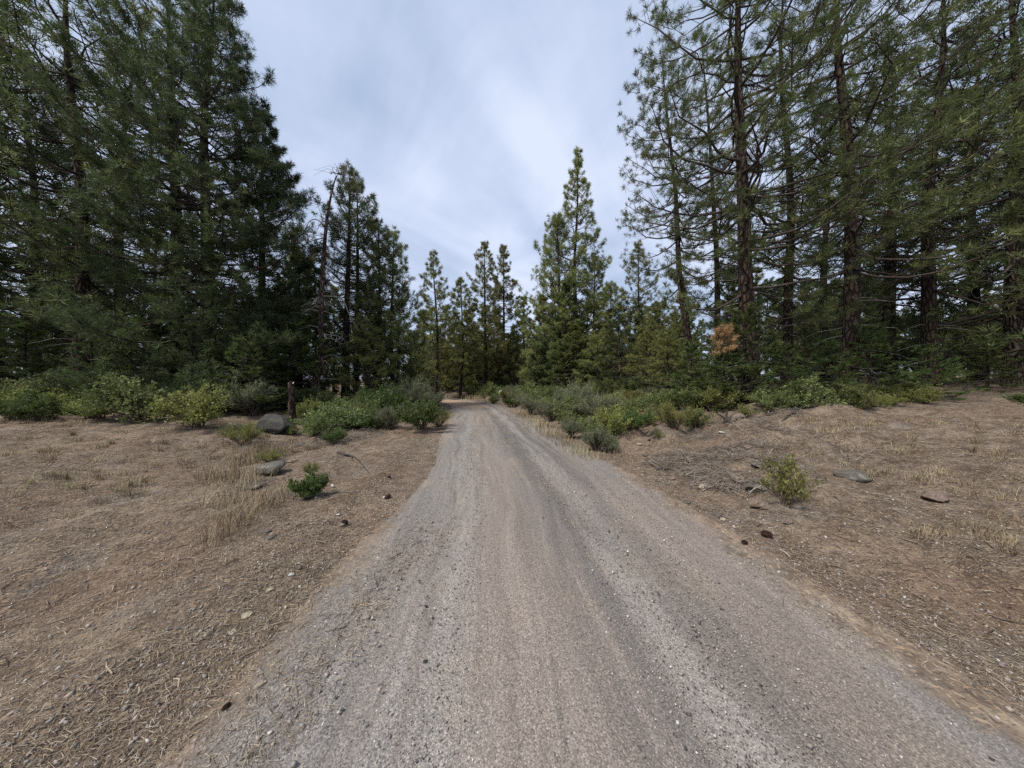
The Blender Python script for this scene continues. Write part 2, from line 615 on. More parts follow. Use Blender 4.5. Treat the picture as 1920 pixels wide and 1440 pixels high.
LITTER = make_tinted("fallen_needles", [(0, (0.046, 0.036, 0.028)), (0.35, (0.128, 0.096, 0.070)), (0.7, (0.240, 0.187, 0.135)), (1.0, (0.38, 0.32, 0.24))])
PEBBLE = make_tinted("gravel_grains", [(0, (0.045, 0.042, 0.040)), (0.18, (0.12, 0.11, 0.102)), (0.55, (0.225, 0.203, 0.183)), (0.8, (0.30, 0.245, 0.205)), (0.95, (0.38, 0.35, 0.315)), (1.0, (0.60, 0.575, 0.53))])
ROCK_GREY = make_rock("grey_basalt", (0.075, 0.066, 0.057), (0.200, 0.178, 0.152), lichen=(0.26, 0.27, 0.21))
ROCK_RUST = make_rock("rust_stained_basalt", (0.032, 0.030, 0.029), (0.105, 0.098, 0.090), lichen=(0.10, 0.12, 0.07), rust=(0.115, 0.045, 0.028))
ROCK_TAN = make_rock("tan_stone", (0.300, 0.240, 0.175), (0.520, 0.440, 0.340))
ROCK_BROWN = make_rock("brown_stone", (0.140, 0.100, 0.078), (0.300, 0.230, 0.180))
ROCK_PALE = make_rock("pale_stone", (0.420, 0.390, 0.350), (0.700, 0.670, 0.620))
ROCK_DARK = make_rock("dark_stone", (0.030, 0.030, 0.030), (0.090, 0.086, 0.082))
CONE_M = make_plain("cone_scales", (0.022, 0.014, 0.010), (0.085, 0.052, 0.035), 40)

# ------------------------------------------------------------------ ground sheet
def graded(lo, hi, core_lo, core_hi, step, grow):
    v = list(np.arange(core_lo, core_hi + 1e-6, step))
    d = step
    a = core_hi
    while a < hi:
        d *= grow
        a += d
        v.append(a)
    d = step
    a = core_lo
    pre = []
    while a > lo:
        d *= grow
        a -= d
        pre.append(a)
    return np.array(pre[::-1] + v)


gx = graded(-900, 900, -7.0, 7.5, 0.07, 1.055)
gy = graded(-60, 1200, 0.6, 7.0, 0.06, 1.028)
GX, GY = np.meshgrid(gx, gy)
GZ = ground_z(GX, GY, carve=True)
nx, ny = len(gx), len(gy)
idx = np.arange(nx * ny).reshape(ny, nx)
gf = np.stack([idx[:-1, :-1], idx[:-1, 1:], idx[1:, 1:], idx[1:, :-1]], -1).reshape(-1, 4)
obj("ground", build_mesh("ground", [(np.stack([GX, GY, GZ], -1).reshape(-1, 3), gf, 0)], [MAT_GROUND], True), kind="structure")

# road: a sheet laid along the centre line, 6 mm above, edges feathered
ss = [0.0]
while ss[-1] < RS[-1] - 0.5:
    q = np.interp(ss[-1], RS, ROAD[:, 1])
    ss.append(ss[-1] + max(0.06, min(0.4, 0.03 * abs(q) + 0.03)))
ss = np.array(ss)
uu = np.linspace(-HALF, HALF, 56)
cx = np.interp(ss, RS, ROAD[:, 0])
cy = np.interp(ss, RS, ROAD[:, 1])
nxv = np.interp(ss, RS, RN[:, 0])
nyv = np.interp(ss, RS, RN[:, 1])
rng = np.random.default_rng(1)
wob = 1 + 0.05 * snoise(ss, ss * 0, sines(31, 14, 0.5, 7))
UX = uu[None, :] * wob[:, None]
RX = cx[:, None] + UX * nxv[:, None]
RY = cy[:, None] + UX * nyv[:, None]
T_RUT = sines(12, 16, 2.0, 9.0)
rz = 0.020 * (1 - (uu / HALF) ** 2)[None, :] + 0.009 * snoise(UX * 1.6, ss[:, None] * 0.12 + 0 * UX, T_RUT) - 0.016 * (np.exp(-((uu + 1.12) / 0.3) ** 2) + np.exp(-((uu - 0.5) / 0.3) ** 2))[None, :]
fade = 1 - smooth(1.5, 1.95, np.abs(uu))[None, :]
RZ = ground_z(RX, RY) * (1 - fade) + 0.0 + fade * rz + 0.006 - 0.012 * smooth(1.8, 1.95, np.abs(uu))[None, :]
m, n = RX.shape
idx = np.arange(m * n).reshape(m, n)
rf = np.stack([idx[:-1, :-1], idx[:-1, 1:], idx[1:, 1:], idx[1:, :-1]], -1).reshape(-1, 4)
road_me = build_mesh("road", [(np.stack([RX, RY, RZ], -1).reshape(-1, 3), rf, 0)], [MAT_ROAD], True,
                     {"across": (UX + 0 * RX).ravel(), "along": (ss[:, None] + 0 * RX).ravel() - np.interp(0, ROAD[:40 * 3, 1], RS[:40 * 3])})
obj("road", road_me, kind="structure")

# ------------------------------------------------------------------ pines
def needle_tufts(rng, C, D, size, n, width, spread=1.55, back=0.5, flat=0.0):
    """radiating needle brushes: C centres, D axes, size lengths -> verts, tris, tint"""
    m = len(C)
    ref = np.where(np.abs(D[:, 2:3]) > 0.9, np.array([1.0, 0, 0]), np.array([0, 0, 1.0]))
    A = nrm(np.cross(D, ref))
    B = np.cross(D, A)
    th = rng.uniform(0.12, spread, (m, n))
    ph = rng.uniform(0, 2 * pi, (m, n))
    d = np.cos(th)[..., None] * D[:, None] + np.sin(th)[..., None] * (np.cos(ph)[..., None] * A[:, None] + np.sin(ph)[..., None] * B[:, None] * (1 - flat))
    d = nrm(d)
    L = size[:, None] * rng.uniform(0.65, 1.1, (m, n))
    base = C[:, None] - D[:, None] * (size[:, None] * back * rng.uniform(0, 1, (m, n)))[..., None]
    side = nrm(np.cross(d, rng.normal(size=(m, n, 3))))
    w = width * rng.uniform(0.7, 1.2, (m, n))
    v0 = base + side * (w * 0.5)[..., None]
    v1 = base - side * (w * 0.5)[..., None]
    v2 = base + d * L[..., None]
    # widest a third of the way out so a tuft is not a star of spikes only
    v0 = v0 + d * (L * 0.25)[..., None]
    v1 = v1 + d * (L * 0.15)[..., None]
    V = np.stack([v0, v1, v2], 2).reshape(-1, 3)
    F = np.arange(m * n * 3).reshape(-1, 3)
    t = np.clip(rng.normal(0.5, 0.2, m), 0, 1)
    tint = np.repeat(t, n * 3)
    return V, F, tint


def pine_meshes(seed, H, r0, c0=0.2, R=3.0, p=0.75, nb=110, el=(-10, 34), lean=(0, 0), bend=0.12, tuft=0.24, nn=12, nw=0.022,
                twig_gap=0.30, up=0.28, dens=1.0, needle=None, bark=None, sweep=0.0, fir=False, low=0.35, dead=0.25, ttwo=0.75, reg=0.55):
    rng = np.random.default_rng(seed)
    R *= 1.15
    dens *= 0.75
    tuft *= 1.05
    nn = int(nn * 2.2)
    if not fir:
        ttwo *= 0.45
    r0 *= 0.85
    needle = needle or NEEDLE
    bark = bark or BARK_DK
    # trunk
    K = 18
    t = np.linspace(0, 1, K)
    wx = snoise(t * H, t * 0, sines(seed + 1, 6, 0.15, 0.9)) * bend * smooth(0, 0.4, t)
    wy = snoise(t * H, t * 0 + 3, sines(seed + 2, 6, 0.15, 0.9)) * bend * smooth(0, 0.4, t)
    T = np.stack([wx + lean[0] * t ** (1 + sweep), wy + lean[1] * t, t * H - 0.25 * (t == 0)], 1)
    rad = r0 * (1 - t) ** 0.8 * (1 + 0.45 * np.exp(-t * H / 0.5)) + 0.012
    tv, tf = tubes(T[None], rad[None], 14)
    tv = tv + rng.normal(0, 1, tv.shape) * np.repeat(rad, 14)[:, None] * 0.035
    tx = lambda h: np.stack([np.interp(h, t, T[:, 0]), np.interp(h, t, T[:, 1]), np.interp(h, t, T[:, 2])], -1)
    # branches in loose whorls
    nwh = max(6, int(nb / 5))
    hw = c0 + (1 - c0) * (np.linspace(0, 0.985, nwh) ** 0.93)
    h = np.repeat(hw, 5)[:nwh * 5] + rng.normal(0, 0.35 / nwh, nwh * 5)
    h = np.clip(h, c0 * 0.9, 0.99)
    n = len(h)
    az = np.tile(np.arange(5) * 2 * pi / 5, nwh) + np.repeat(rng.uniform(0, 2 * pi, nwh), 5) + rng.normal(0, 0.3, n)
    u = (h - c0) / (1 - c0)
    L = R * np.clip(1 - u, 0.0, 1) ** p * (low + (1 - low) * smooth(-0.02, 0.28, u)) * rng.uniform(reg, 1.15, n)
    L = np.maximum(L, min(0.42, 0.9 * R) * rng.uniform(0.7, 1.2, n))
    elv = np.radians(el[0] + (el[1] - el[0]) * u + rng.normal(0, 9, n))
    P0 = tx(h)
    s = np.linspace(0, 1, 6)
    hx = np.stack([np.cos(az), np.sin(az)], 1)
    lat = np.stack([-np.sin(az), np.cos(az)], 1)
    kink = rng.normal(0, 0.07, (n, 6)) * L[:, None] * s[None]
    horiz = (L * np.cos(elv))[:, None] * s[None]
    zz = (L * np.sin(elv))[:, None] * s[None] + (up * L)[:, None] * s[None] ** 2.2 - 0.10 * L[:, None] * np.sin(s * pi)[None] + rng.normal(0, 0.025, (n, 6)) * L[:, None] * s[None]
    BP = np.empty((n, 6, 3))
    BP[..., :2] = P0[:, None, :2] + horiz[..., None] * hx[:, None] + kink[..., None] * lat[:, None]
    BP[..., 2] = P0[:, None, 2] + zz
    tr = np.interp(h, t, rad)
    br = np.minimum(tr * 0.45, 0.010 + 0.0125 * L)[:, None] * (1 - 0.8 * s[None])
    bv, bf = tubes(BP, br, 5)
    # dead bare branches under the crown
    parts_w = [(tv, tf, 0), (bv, bf, 1)]
    nd = int(dead * 30)
    if nd and c0 > 0.12:
        hd = rng.uniform(0.06, c0 * 1.15, nd)
        ad = rng.uniform(0, 2 * pi, nd)
        Ld = rng.uniform(0.25, 0.6, nd) * R * 0.6
        q0 = tx(hd)
        DP = np.empty((nd, 6, 3))
        DP[..., 0] = q0[:, None, 0] + Ld[:, None] * s * np.cos(ad)[:, None] + rng.normal(0, 0.04, (nd, 6)) * s
        DP[..., 1] = q0[:, None, 1] + Ld[:, None] * s * np.sin(ad)[:, None] + rng.normal(0, 0.04, (nd, 6)) * s
        DP[..., 2] = q0[:, None, 2] + Ld[:, None] * (0.12 * s - 0.38 * s ** 2) + rng.normal(0, 0.03, (nd, 6)) * s
        dv, df = tubes(DP, (0.016 * (1 - 0.8 * s))[None].repeat(nd, 0), 4)
        parts_w.append((dv, df, 2))
    # twigs
    cnt = np.maximum(2, (L / twig_gap * 1.6 * dens)).astype(int)
    bi = np.repeat(np.arange(n), cnt)
    N = len(bi)
    sf = rng.uniform(0.22, 1.0, N) ** 0.6
    f = sf * 5
    i0 = np.minimum(f.astype(int), 4)
    fr = (f - i0)[:, None]
    TP = BP[bi, i0] * (1 - fr) + BP[bi, i0 + 1] * fr
    tan = nrm(BP[bi, i0 + 1] - BP[bi, i0])
    sd = rng.choice([-1.0, 1.0], N)[:, None]
    lat3 = np.concatenate([lat[bi], np.zeros((N, 1))], 1)
    upv = np.array([0, 0, 1.0])
    td = nrm(tan * 0.75 + sd * lat3 * rng.uniform(0.3, 1.1, (N, 1)) + upv * (rng.uniform(-0.25, 0.55, (N, 1)) if not fir else rng.uniform(-0.15, 0.1, (N, 1))))
    tl = np.clip(L[bi] * (0.16 + 0.42 * (1 - sf)), 0.10, 0.95) * rng.uniform(0.6, 1.2, N)
    q = np.array([0, 0.5, 1.0])
    WP = TP[:, None] + td[:, None] * (tl[:, None] * q)[..., None]
    WP[..., 2] += (0.16 * tl[:, None] * q ** 2) if not fir else 0
    WP[:, 1] += rng.normal(0, 0.03, (N, 3)) * tl[:, None]
    wv, wf = tubes(WP, np.clip(0.004 + 0.006 * tl, 0.004, 0.011)[:, None] * np.array([1, 0.7, 0.4]), 3)
    parts_w.append((wv, wf, 1))
    # tufts: tips, mid twig, branch tips, leader
    tipd = nrm(WP[:, 2] - WP[:, 1] + upv * (0.12 if not fir else 0.0) * tl[:, None])
    Cs, Ds = [WP[:, 2]], [tipd]
    pick = rng.uniform(size=N) < ttwo
    mid = TP + td * (tl * rng.uniform(0.35, 0.75, N))[:, None]
    Cs.append(mid[pick])
    Ds.append(nrm(td + rng.normal(0, 0.35, td.shape) + upv * (0.25 if not fir else 0))[pick])
    Cs.append(BP[:, 5])
    Ds.append(nrm(BP[:, 5] - BP[:, 4]))
    lead = tx(np.linspace(0.93, 1.0, 6))
    Cs.append(lead)
    Ds.append(nrm(np.array([[0, 0, 1.0]]) + rng.normal(0, 0.25, (6, 3))))
    C = np.concatenate(Cs)
    Dd = np.concatenate(Ds)
    size = tuft * rng.uniform(0.75, 1.2, len(C))
    V, F, tint = needle_tufts(rng, C, Dd, size, nn, nw, 1.8 if not fir else 1.2, 0.55 if not fir else 1.3, 0.0 if not fir else 0.55)
    wood = build_mesh("pine_trunk", parts_w, [bark, LIMB, DEADLIMB], True)
    crown = build_mesh("pine_crown", [(V, F, 0)], [needle], False, {"tint": tint})
    return wood, crown


def plant(name, meshes, loc, label, category, group=None, rot=0.0, scale=1.0, names=("trunk", "crown")):
    e = bpy.data.objects.new(name, None)
    COL.objects.link(e)
    e.empty_display_size = 0.3
    e.location = loc
    e.rotation_euler = (0, 0, rot)
    e.scale = (scale,) * 3 if isinstance(scale, (int, float)) else scale
    e["label"] = label
    e["category"] = category
    if group:
        e["group"] = group
    for nm, me in zip(names, meshes):
        c = bpy.data.objects.new(nm, me)
        COL.objects.link(c)
        c.parent = e
    return e


def replant(src, loc, rot, scale, label=None, group=None):
    """copy of a plant with copies of its parts"""
    e = src.copy()
    COL.objects.link(e)
    e.location = loc
    e.rotation_euler = (0, 0, rot)
    e.scale = (scale,) * 3 if isinstance(scale, (int, float)) else scale
    if label:
        e["label"] = label
    if group:
        e["group"] = group
    for ch in src.children:
        c = ch.copy()
        COL.objects.link(c)
        c.parent = e
    return e


def hero(pxl, ytop, D, r0, label, seed, base_z=None, pxtop=None, **kw):
    x, y = at(pxl, D)
    z = gz(x, y)
    H = CAM_H + (720 - ytop) / FPX * D - z
    if pxtop is not None:
        kw['lean'] = ((pxtop - pxl) / FPX * D, 0.0)
    me = pine_meshes(seed, H, r0, **kw)
    return plant("pine_tree", me, (x, y, z), label, "pine tree")


ANCH = [(-400, "the far left pines"), (350, "the left edge's full pine"), (420, "the tall dense dark pine"), (492, "the pine behind the boulder"), (597, "the bare snag"), (650, "the snag's tall neighbour"),
        (725, "the sky-gap pines"), (817, "the slim bend pine"), (863, "the short yellowish pine"), (911, "the middle gappy pine"), (947, "the narrow spire pine"), (984, "the low cone-shaped pine"),
        (1055, "the tallest pointed pine"), (1146, "the low round-topped pine"), (1197, "the isolated slender pine"), (1302, "the leaning reddish trunk"), (1350, "the thin dark pine"), (1410, "the thick-trunked pine"),
        (1485, "the dark right-edge pine"), (1600, "the bank's open pine"), (1745, "the bank's reddish pine"), (2300, "the far right pines")]
ORD = ["first", "second", "third", "fourth", "fifth", "sixth", "seventh", "eighth", "ninth", "tenth"]
MASS = []                       # (object, description, column in the photograph)


def name_mass():
    cells = {}
    for o, desc, pxl in MASS:
        an = min(ANCH, key=lambda a: abs(a[0] - pxl))[1]
        if pxl < 300:
            an = ANCH[0][1]
        if pxl > 1790:
            an = ANCH[-1][1]
        cells.setdefault(desc % an, []).append((pxl, o))
    for lab, lst in cells.items():
        lst.sort(key=lambda t: t[0])
        for i, (_, o) in enumerate(lst):
            o["label"] = lab if len(lst) == 1 else lab + ", " + ORD[min(i, 9)] + " from left"


# --- left side of the road
hero(398, -40, 13, 0.30, "tall dense dark pine with foliage down to the ground at the photo's left edge", 11, c0=0.04, R=4.5, p=0.62, nb=210, el=(-14, 40), tuft=0.25, nn=12, nw=0.020, twig_gap=0.26, dens=1.9, needle=NEEDLE_DK, up=0.2, low=0.8, ttwo=1.6)
hero(492, 205, 15, 0.24, "dense dark pine directly behind the rust-stained boulder", 12, c0=0.06, R=3.1, p=0.6, nb=150, el=(-14, 40), tuft=0.26, nn=11, nw=0.028, dens=1.7, needle=NEEDLE_DK, low=0.8, ttwo=1.6)
hero(562, 470, 17, 0.15, "shorter leafy green pine between the dense dark pine and the leaning snag", 13, c0=0.08, R=2.3, p=0.7, nb=100, tuft=0.27, nn=11, nw=0.028, needle=NEEDLE_OL, low=0.8)
hero(648, 320, 17, 0.24, "tall pine whose pointed top rises just right of the bare leaning snag", 14, c0=0.16, R=3.0, p=0.62, nb=141, el=(-18, 45), tuft=0.27, nn=12, nw=0.026, needle=NEEDLE)
hero(668, 352, 18.5, 0.22, "thin dark-trunked pine crowded close behind the tall pine beside the snag", 15, c0=0.38, R=2.5, p=0.60, nb=80, tuft=0.27, nn=11, nw=0.028, needle=NEEDLE)
hero(712, 419, 19, 0.18, "bushy pine with a rounded top, second to the right of the bare snag", 16, c0=0.12, R=2.7, p=0.60, nb=141, tuft=0.28, nn=12, nw=0.028, needle=NEEDLE, low=0.7)
hero(738, 441, 20.5, 0.18, "full green pine bordering the sky gap left of the road bend", 17, c0=0.09, R=2.7, p=0.65, nb=110, tuft=0.28, nn=12, nw=0.029, needle=NEEDLE_OL, low=0.7)
# --- beyond the bend
hero(817, 478, 30, 0.20, "slim pointed pine standing alone above the left end of the bend", 21, c0=0.14, R=3.0, p=0.68, nb=105, tuft=0.32, nn=11, nw=0.045, needle=NEEDLE_OL, low=0.6)
hero(863, 525, 31, 0.18, "short yellowish pine between two taller pointed pines beyond the bend", 22, c0=0.14, R=2.8, p=0.68, nb=90, tuft=0.32, nn=11, nw=0.045, needle=NEEDLE_OL, low=0.6)
hero(911, 460, 33, 0.24, "tall narrow pine with gappy branches in the middle beyond the bend", 23, c0=0.13, R=3.3, p=0.62, nb=105, tuft=0.34, nn=11, nw=0.048, needle=NEEDLE_OL, low=0.6)
hero(947, 463, 36, 0.24, "narrow dense spire-topped pine just right of the middle gappy pine", 24, c0=0.10, R=2.9, p=0.68, nb=140, tuft=0.34, nn=12, nw=0.050, needle=NEEDLE_OL, low=0.7)
hero(984, 560, 34, 0.16, "low dark cone-shaped pine between the narrow spire and the big pair", 25, c0=0.05, R=2.4, p=0.68, nb=95, tuft=0.33, nn=12, nw=0.050, needle=NEEDLE_OL, low=0.9)
hero(1079, 288, 24, 0.25, "tallest pointed pine right of the road with visible straight trunk", 26, c0=0.12, R=3.4, p=0.74, nb=160, reg=0.68, el=(-12, 45), tuft=0.29, nn=12, nw=0.036, needle=NEEDLE_OL, low=0.6)
hero(1046, 408, 22.5, 0.20, "broad green pine hugging the left flank of the tallest pointed pine", 27, c0=0.08, R=3.4, p=0.60, nb=115, el=(-8, 48), tuft=0.30, nn=12, nw=0.034, needle=NEEDLE_OL, low=0.75)
hero(1113, 480, 26, 0.17, "thin reddish-trunked pine at the right flank of the tallest pointed pine", 28, c0=0.12, R=2.7, p=0.68, nb=85, tuft=0.30, nn=11, nw=0.038, needle=NEEDLE_OL, bark=BARK, low=0.6)
hero(1146, 538, 22, 0.14, "low round-topped olive pine in the dip right of the tallest pine", 29, c0=0.05, R=2.7, p=0.65, nb=90, tuft=0.29, nn=12, nw=0.032, needle=NEEDLE_OL, low=0.9)
hero(1197, 458, 27, 0.19, "isolated slender pine silhouetted in the sky gap before the right-hand group", 30, c0=0.10, R=3.2, p=0.68, nb=115, tuft=0.29, nn=10, nw=0.036, needle=NEEDLE_OL, low=0.7)
hero(1238, 575, 20, 0.12, "small olive pine at the foot of the right-hand tall group", 31, c0=0.04, R=2.2, p=0.68, nb=80, tuft=0.27, nn=12, nw=0.030, needle=NEEDLE_OL, low=0.9)
# --- right bank
hero(1302, 95, 15, 0.20, "reddish pine trunk leaning left at the left side of the tall right-hand group", 41, pxtop=1243, c0=0.34, R=3.0, p=0.4, nb=95, el=(-28, 35), tuft=0.24, nn=13, nw=0.022, needle=NEEDLE, bark=BARK, low=0.75, dead=0.6)
hero(1348, 60, 17, 0.20, "thin dark pine between the leaning reddish trunk and the thick-trunked pine", 42, pxtop=1316, c0=0.24, R=2.7, p=0.5, nb=100, el=(-25, 35), tuft=0.26, nn=12, nw=0.025, needle=NEEDLE, low=0.8, dead=0.6)
hero(1410, -165, 10.5, 0.31, "thick-trunked tall pine with long spreading limbs on the right bank", 43, pxtop=1368, c0=0.20, R=4.0, p=0.32, nb=105, el=(-12, 28), tuft=0.24, nn=22, nw=0.017, twig_gap=0.36, needle=NEEDLE, bark=BARK, low=0.7, dead=0.8, dens=1.05, up=0.22, bend=0.09, ttwo=0.85)
hero(1480, -60, 13.5, 0.22, "dark pine next right of the thick-trunked pine, at the photo's right edge", 44, pxtop=1468, c0=0.18, R=3.2, p=0.4, nb=110, el=(-18, 30), tuft=0.24, nn=14, nw=0.019, needle=NEEDLE_DK, low=0.75, dead=0.6)

# --- the forest goes on beyond both sides of the photograph
side_protos = [
    pine_meshes(61, 16.0, 0.25, c0=0.10, R=3.6, p=0.5, nb=130, el=(-16, 35), tuft=0.26, nn=10, nw=0.026, needle=NEEDLE, low=0.8, dead=0.5),
    pine_meshes(62, 17.0, 0.26, c0=0.26, R=3.4, p=0.4, nb=110, el=(-20, 32), tuft=0.26, nn=10, nw=0.026, needle=NEEDLE, bark=BARK, low=0.75, dead=0.6),
    pine_meshes(63, 12.0, 0.18, c0=0.06, R=2.8, p=0.6, nb=115, el=(-12, 40), tuft=0.26, nn=10, nw=0.027, needle=NEEDLE_DK, low=0.85),
]
side = [(1590, -190, 11.0, 1, "tall open-crowned pine just beyond the thick-trunked pine toward the right"),
        (1668, 60, 15.5, 0, "dark full pine standing second beyond the thick-trunked pine on the bank"),
        (1745, -60, 12.5, 1, "reddish open pine third beyond the thick-trunked pine on the bank"),
        (1830, 90, 16.0, 2, "dark pine fourth beyond the thick-trunked pine on the bank"),
        (1905, -120, 12.0, 0, "full pine at the far right end of the bank"),
        (1545, 210, 19.0, 2, "smaller dark pine set back behind the bank's right-hand pines"),
        (325, -60, 13.5, 0, "full dark pine next left of the tall dense dark pine"),
        (238, 80, 16.5, 2, "dark pine second left of the tall dense dark pine"),
        (150, -80, 12.5, 1, "open reddish pine third left of the tall dense dark pine"),
        (62, 120, 17.0, 0, "full pine fourth left of the tall dense dark pine"),
        (-10, -40, 13.0, 2, "dark pine at the far left end of the forest edge"),
        (-110, 40, 15.0, 0, "full pine just past the far left end of the forest edge"),
        (-190, -60, 11.5, 1, "open pine well past the far left end of the forest edge"),
        (2010, -40, 13.0, 2, "dark pine just past the far right end of the bank"),
        (2100, 60, 15.5, 1, "open pine well past the far right end of the bank")]
PROTO_H = [16.0, 17.0, 12.0]
for i, (pxl, yt, D, k, lab) in enumerate(side):
    x, y = at(pxl, D)
    z = gz(x, y)
    H = CAM_H + (720 - yt) / FPX * D - z
    plant("pine_tree", side_protos[k], (x, y, z - 0.05), lab, "pine tree", rot=i * 1.9, scale=H / PROTO_H[k])

fp = []
for i, kw in enumerate((dict(c0=0.14, R=2.3, p=0.7, needle=NEEDLE), dict(c0=0.25, R=2.2, p=0.6, needle=NEEDLE_OL), dict(c0=0.10, R=2.5, p=0.8, needle=NEEDLE),
                        dict(c0=0.32, R=2.1, p=0.55, needle=NEEDLE_DK), dict(c0=0.06, R=2.4, p=0.85, needle=NEEDLE_OL), dict(c0=0.20, R=2.6, p=0.65, needle=NEEDLE_DK))):
    fp.append(pine_meshes(80 + i, 12.0, 0.17, nb=85, tuft=0.34, nn=11, nw=0.055, low=0.7, dead=0.5, **kw))
rng = np.random.default_rng(77)
random.seed(5)
placed = []
forest_first = {}
ftries = 0
while len(placed) < 150 and ftries < 6000:
    ftries += 1
    pxl = rng.uniform(-120, 2040)
    D = 21 + 62 * rng.uniform() ** 1.35
    if 760 < pxl < 1010 and D < 36:
        continue
    if pxl < 760 and D < 36 and abs(D - 32) < 4.5:
        continue
    x, y = at(pxl, D)
    if any((x - a) ** 2 + (y - b) ** 2 < 2.0 ** 2 for a, b in placed):
        continue
    u, s_ = road_uv([x], [y])
    if abs(u[0]) < 3.6:
        continue
    z = gz(x, y)
    if 770 < pxl < 1260:
        lim = 565 + 25 * rng.uniform() + (20 if 765 < pxl < 800 else 0)
        if 985 < pxl < 1150:
            lim = 520 + 60 * rng.uniform()
    elif 690 < pxl <= 770:
        lim = 540 + 40 * rng.uniform()
    elif pxl > 1260:
        lim = 500 + 90 * rng.uniform()
    else:
        lim = 400 + 140 * rng.uniform()
    Hmax = CAM_H + (720 - lim) / FPX * D - z
    H = min(Hmax, rng.uniform(9, 17))
    if H < 5:
        continue
    placed.append((x, y))
    side_word = "left" if pxl < 780 else ("right" if pxl > 1240 else "middle")
    lab = {"left": "background pine in the crowded woods behind the left thicket",
           "middle": "background pine in the crowded woods beyond the road bend",
           "right": "background pine in the crowded woods behind the right bank"}[side_word]
    fk = int(rng.integers(6)) if side_word != "middle" else int(rng.choice([1, 2, 4, 4]))
    wx = 1.35 if side_word == "middle" else 1.0
    hue = ("green", "olive", "green", "dark", "olive", "dark")[fk]
    fo = plant("pine_tree", fp[fk], (x, y, z - 0.05), lab, "pine tree", "pines of the woods " + side_word,
          rot=rng.uniform(0, 6.28), scale=(H / 12.0 * wx * rng.uniform(0.85, 1.1), H / 12.0 * wx * rng.uniform(0.85, 1.1), H / 12.0))
    MASS.append((fo, hue + (" pine close behind %s" if D < 34 else " pine well behind %s" if D < 52 else " pine far behind %s"), pxl))

rng = np.random.default_rng(313)
mid_pines = 0
while mid_pines < 46:
    pxl = rng.uniform(775, 1290)
    D = rng.uniform(37, 56) if pxl < 1010 else rng.uniform(19, 42)
    x, y = at(pxl, D)
    if abs(road_uv([x], [y])[0][0]) < 4.0 or any((x - a) ** 2 + (y - b) ** 2 < 1.4 ** 2 for a, b in placed):
        continue
    placed.append((x, y))
    z = gz(x, y)
    H = min(CAM_H + (720 - rng.uniform(580, 650)) / FPX * D - z, 7.5)
    fk = int(rng.choice([4, 4, 1, 2]))
    fo = plant("pine_tree", fp[fk], (x, y, z - 0.4), "low pine", "pine tree", "low pines of the woods middle", rot=rng.uniform(0, 6.28), scale=(H / 12 * 1.75, H / 12 * 1.75, H / 12 * 1.06))
    MASS.append((fo, "low bushy pine " + ("close behind %s" if D < 30 else "well behind %s" if D < 44 else "far behind %s"), pxl))
    mid_pines += 1

# young bushy conifers of the understorey
sp = []
for i, kw in enumerate((dict(needle=FIRNEEDLE, R=1.25), dict(needle=NEEDLE_OL, R=1.05), dict(needle=FIRNEEDLE, R=1.4), dict(needle=NEEDLE_DK, R=1.2))):
    sp.append(pine_meshes(120 + i, 3.0, 0.045, c0=0.02, p=0.7, nb=70, el=(-8, 40), tuft=0.13, nn=12, nw=0.016, twig_gap=0.17, low=0.9, fir=(i % 2 == 0), up=0.12, dead=0, dens=1.1, **kw))
saps = [(1408, 585, 9.3, 0, "young fir growing in front of the thick pine trunk"),
        (1350, 640, 9.6, 2, "bushy young fir left of the thick pine trunk"),
        (1465, 650, 9.0, 0, "young fir right of the thick pine trunk beside the bank"),
        (1300, 640, 11.5, 2, "young fir at the foot of the leaning reddish trunk"),
        (1255, 632, 13, 1, "olive young pine left of the leaning reddish trunk"),
        (1208, 622, 14.5, 1, "olive young pine below the isolated slender pine"),
        (1168, 610, 16, 3, "dark young pine behind the right thicket"),
        (1120, 628, 17, 1, "olive young pine behind the middle of the right thicket"),
        (1060, 640, 19, 2, "small young fir at the foot of the tallest pointed pine"),
        (1010, 640, 22, 3, "dark young pine behind the left end of the right thicket"),
        (1545, 640, 9.8, 2, "young fir on the bank beyond the photo's right edge"),
        (1630, 620, 10.5, 0, "taller young fir further along the bank to the right"),
        (1740, 650, 10, 2, "low young fir near the right end of the bank"),
        (1850, 630, 11, 0, "young fir at the far right of the bank"),
        (690, 610, 15.5, 1, "olive young pine in the left thicket under the paired pines"),
        (745, 605, 17.5, 1, "olive young pine at the back of the left thicket near the bend"),
        (775, 640, 22, 3, "dark young pine beside the left side of the bend"),
        (545, 600, 13.5, 2, "young fir behind the broken stump"),
        (505, 560, 14, 3, "dark young pine behind the boulder"),
        (445, 600, 11.5, 3, "dark young pine at the photo's left edge behind the boulder"),
        (470, 640, 10.8, 0, "low young fir behind the boulder's left end"),
        (370, 620, 11, 3, "dark young pine left of the boulder"),
        (280, 600, 12, 0, "young fir further left of the boulder"),
        (170, 640, 10.5, 3, "low dark young pine toward the far left"),
        (60, 610, 12, 2, "young fir at the far left of the forest edge"),
        (860, 640, 36, 1, "olive young pine right behind the road bend"),
        (830, 630, 37, 3, "dark young pine behind the left end of the bend"),
        (900, 655, 37, 0, "young fir behind the middle of the bend"),
        (935, 650, 36, 1, "olive young pine behind the pale rock"),
        (965, 640, 33, 3, "dark young pine beside the pale rock's thicket")]
for i, (pxl, yt, D, k, lab) in enumerate(saps):
    x, y = at(pxl, D)
    z = gz(x, y)
    H = CAM_H + (720 - yt) / FPX * D - z
    sx = H / 3.0
    wid = 1.15 if D < 20 else 0.95
    plant("young_conifer", sp[k], (x, y, z - 0.03), lab, "young conifer", rot=i * 1.3, scale=(sx * wid, sx * wid, sx))

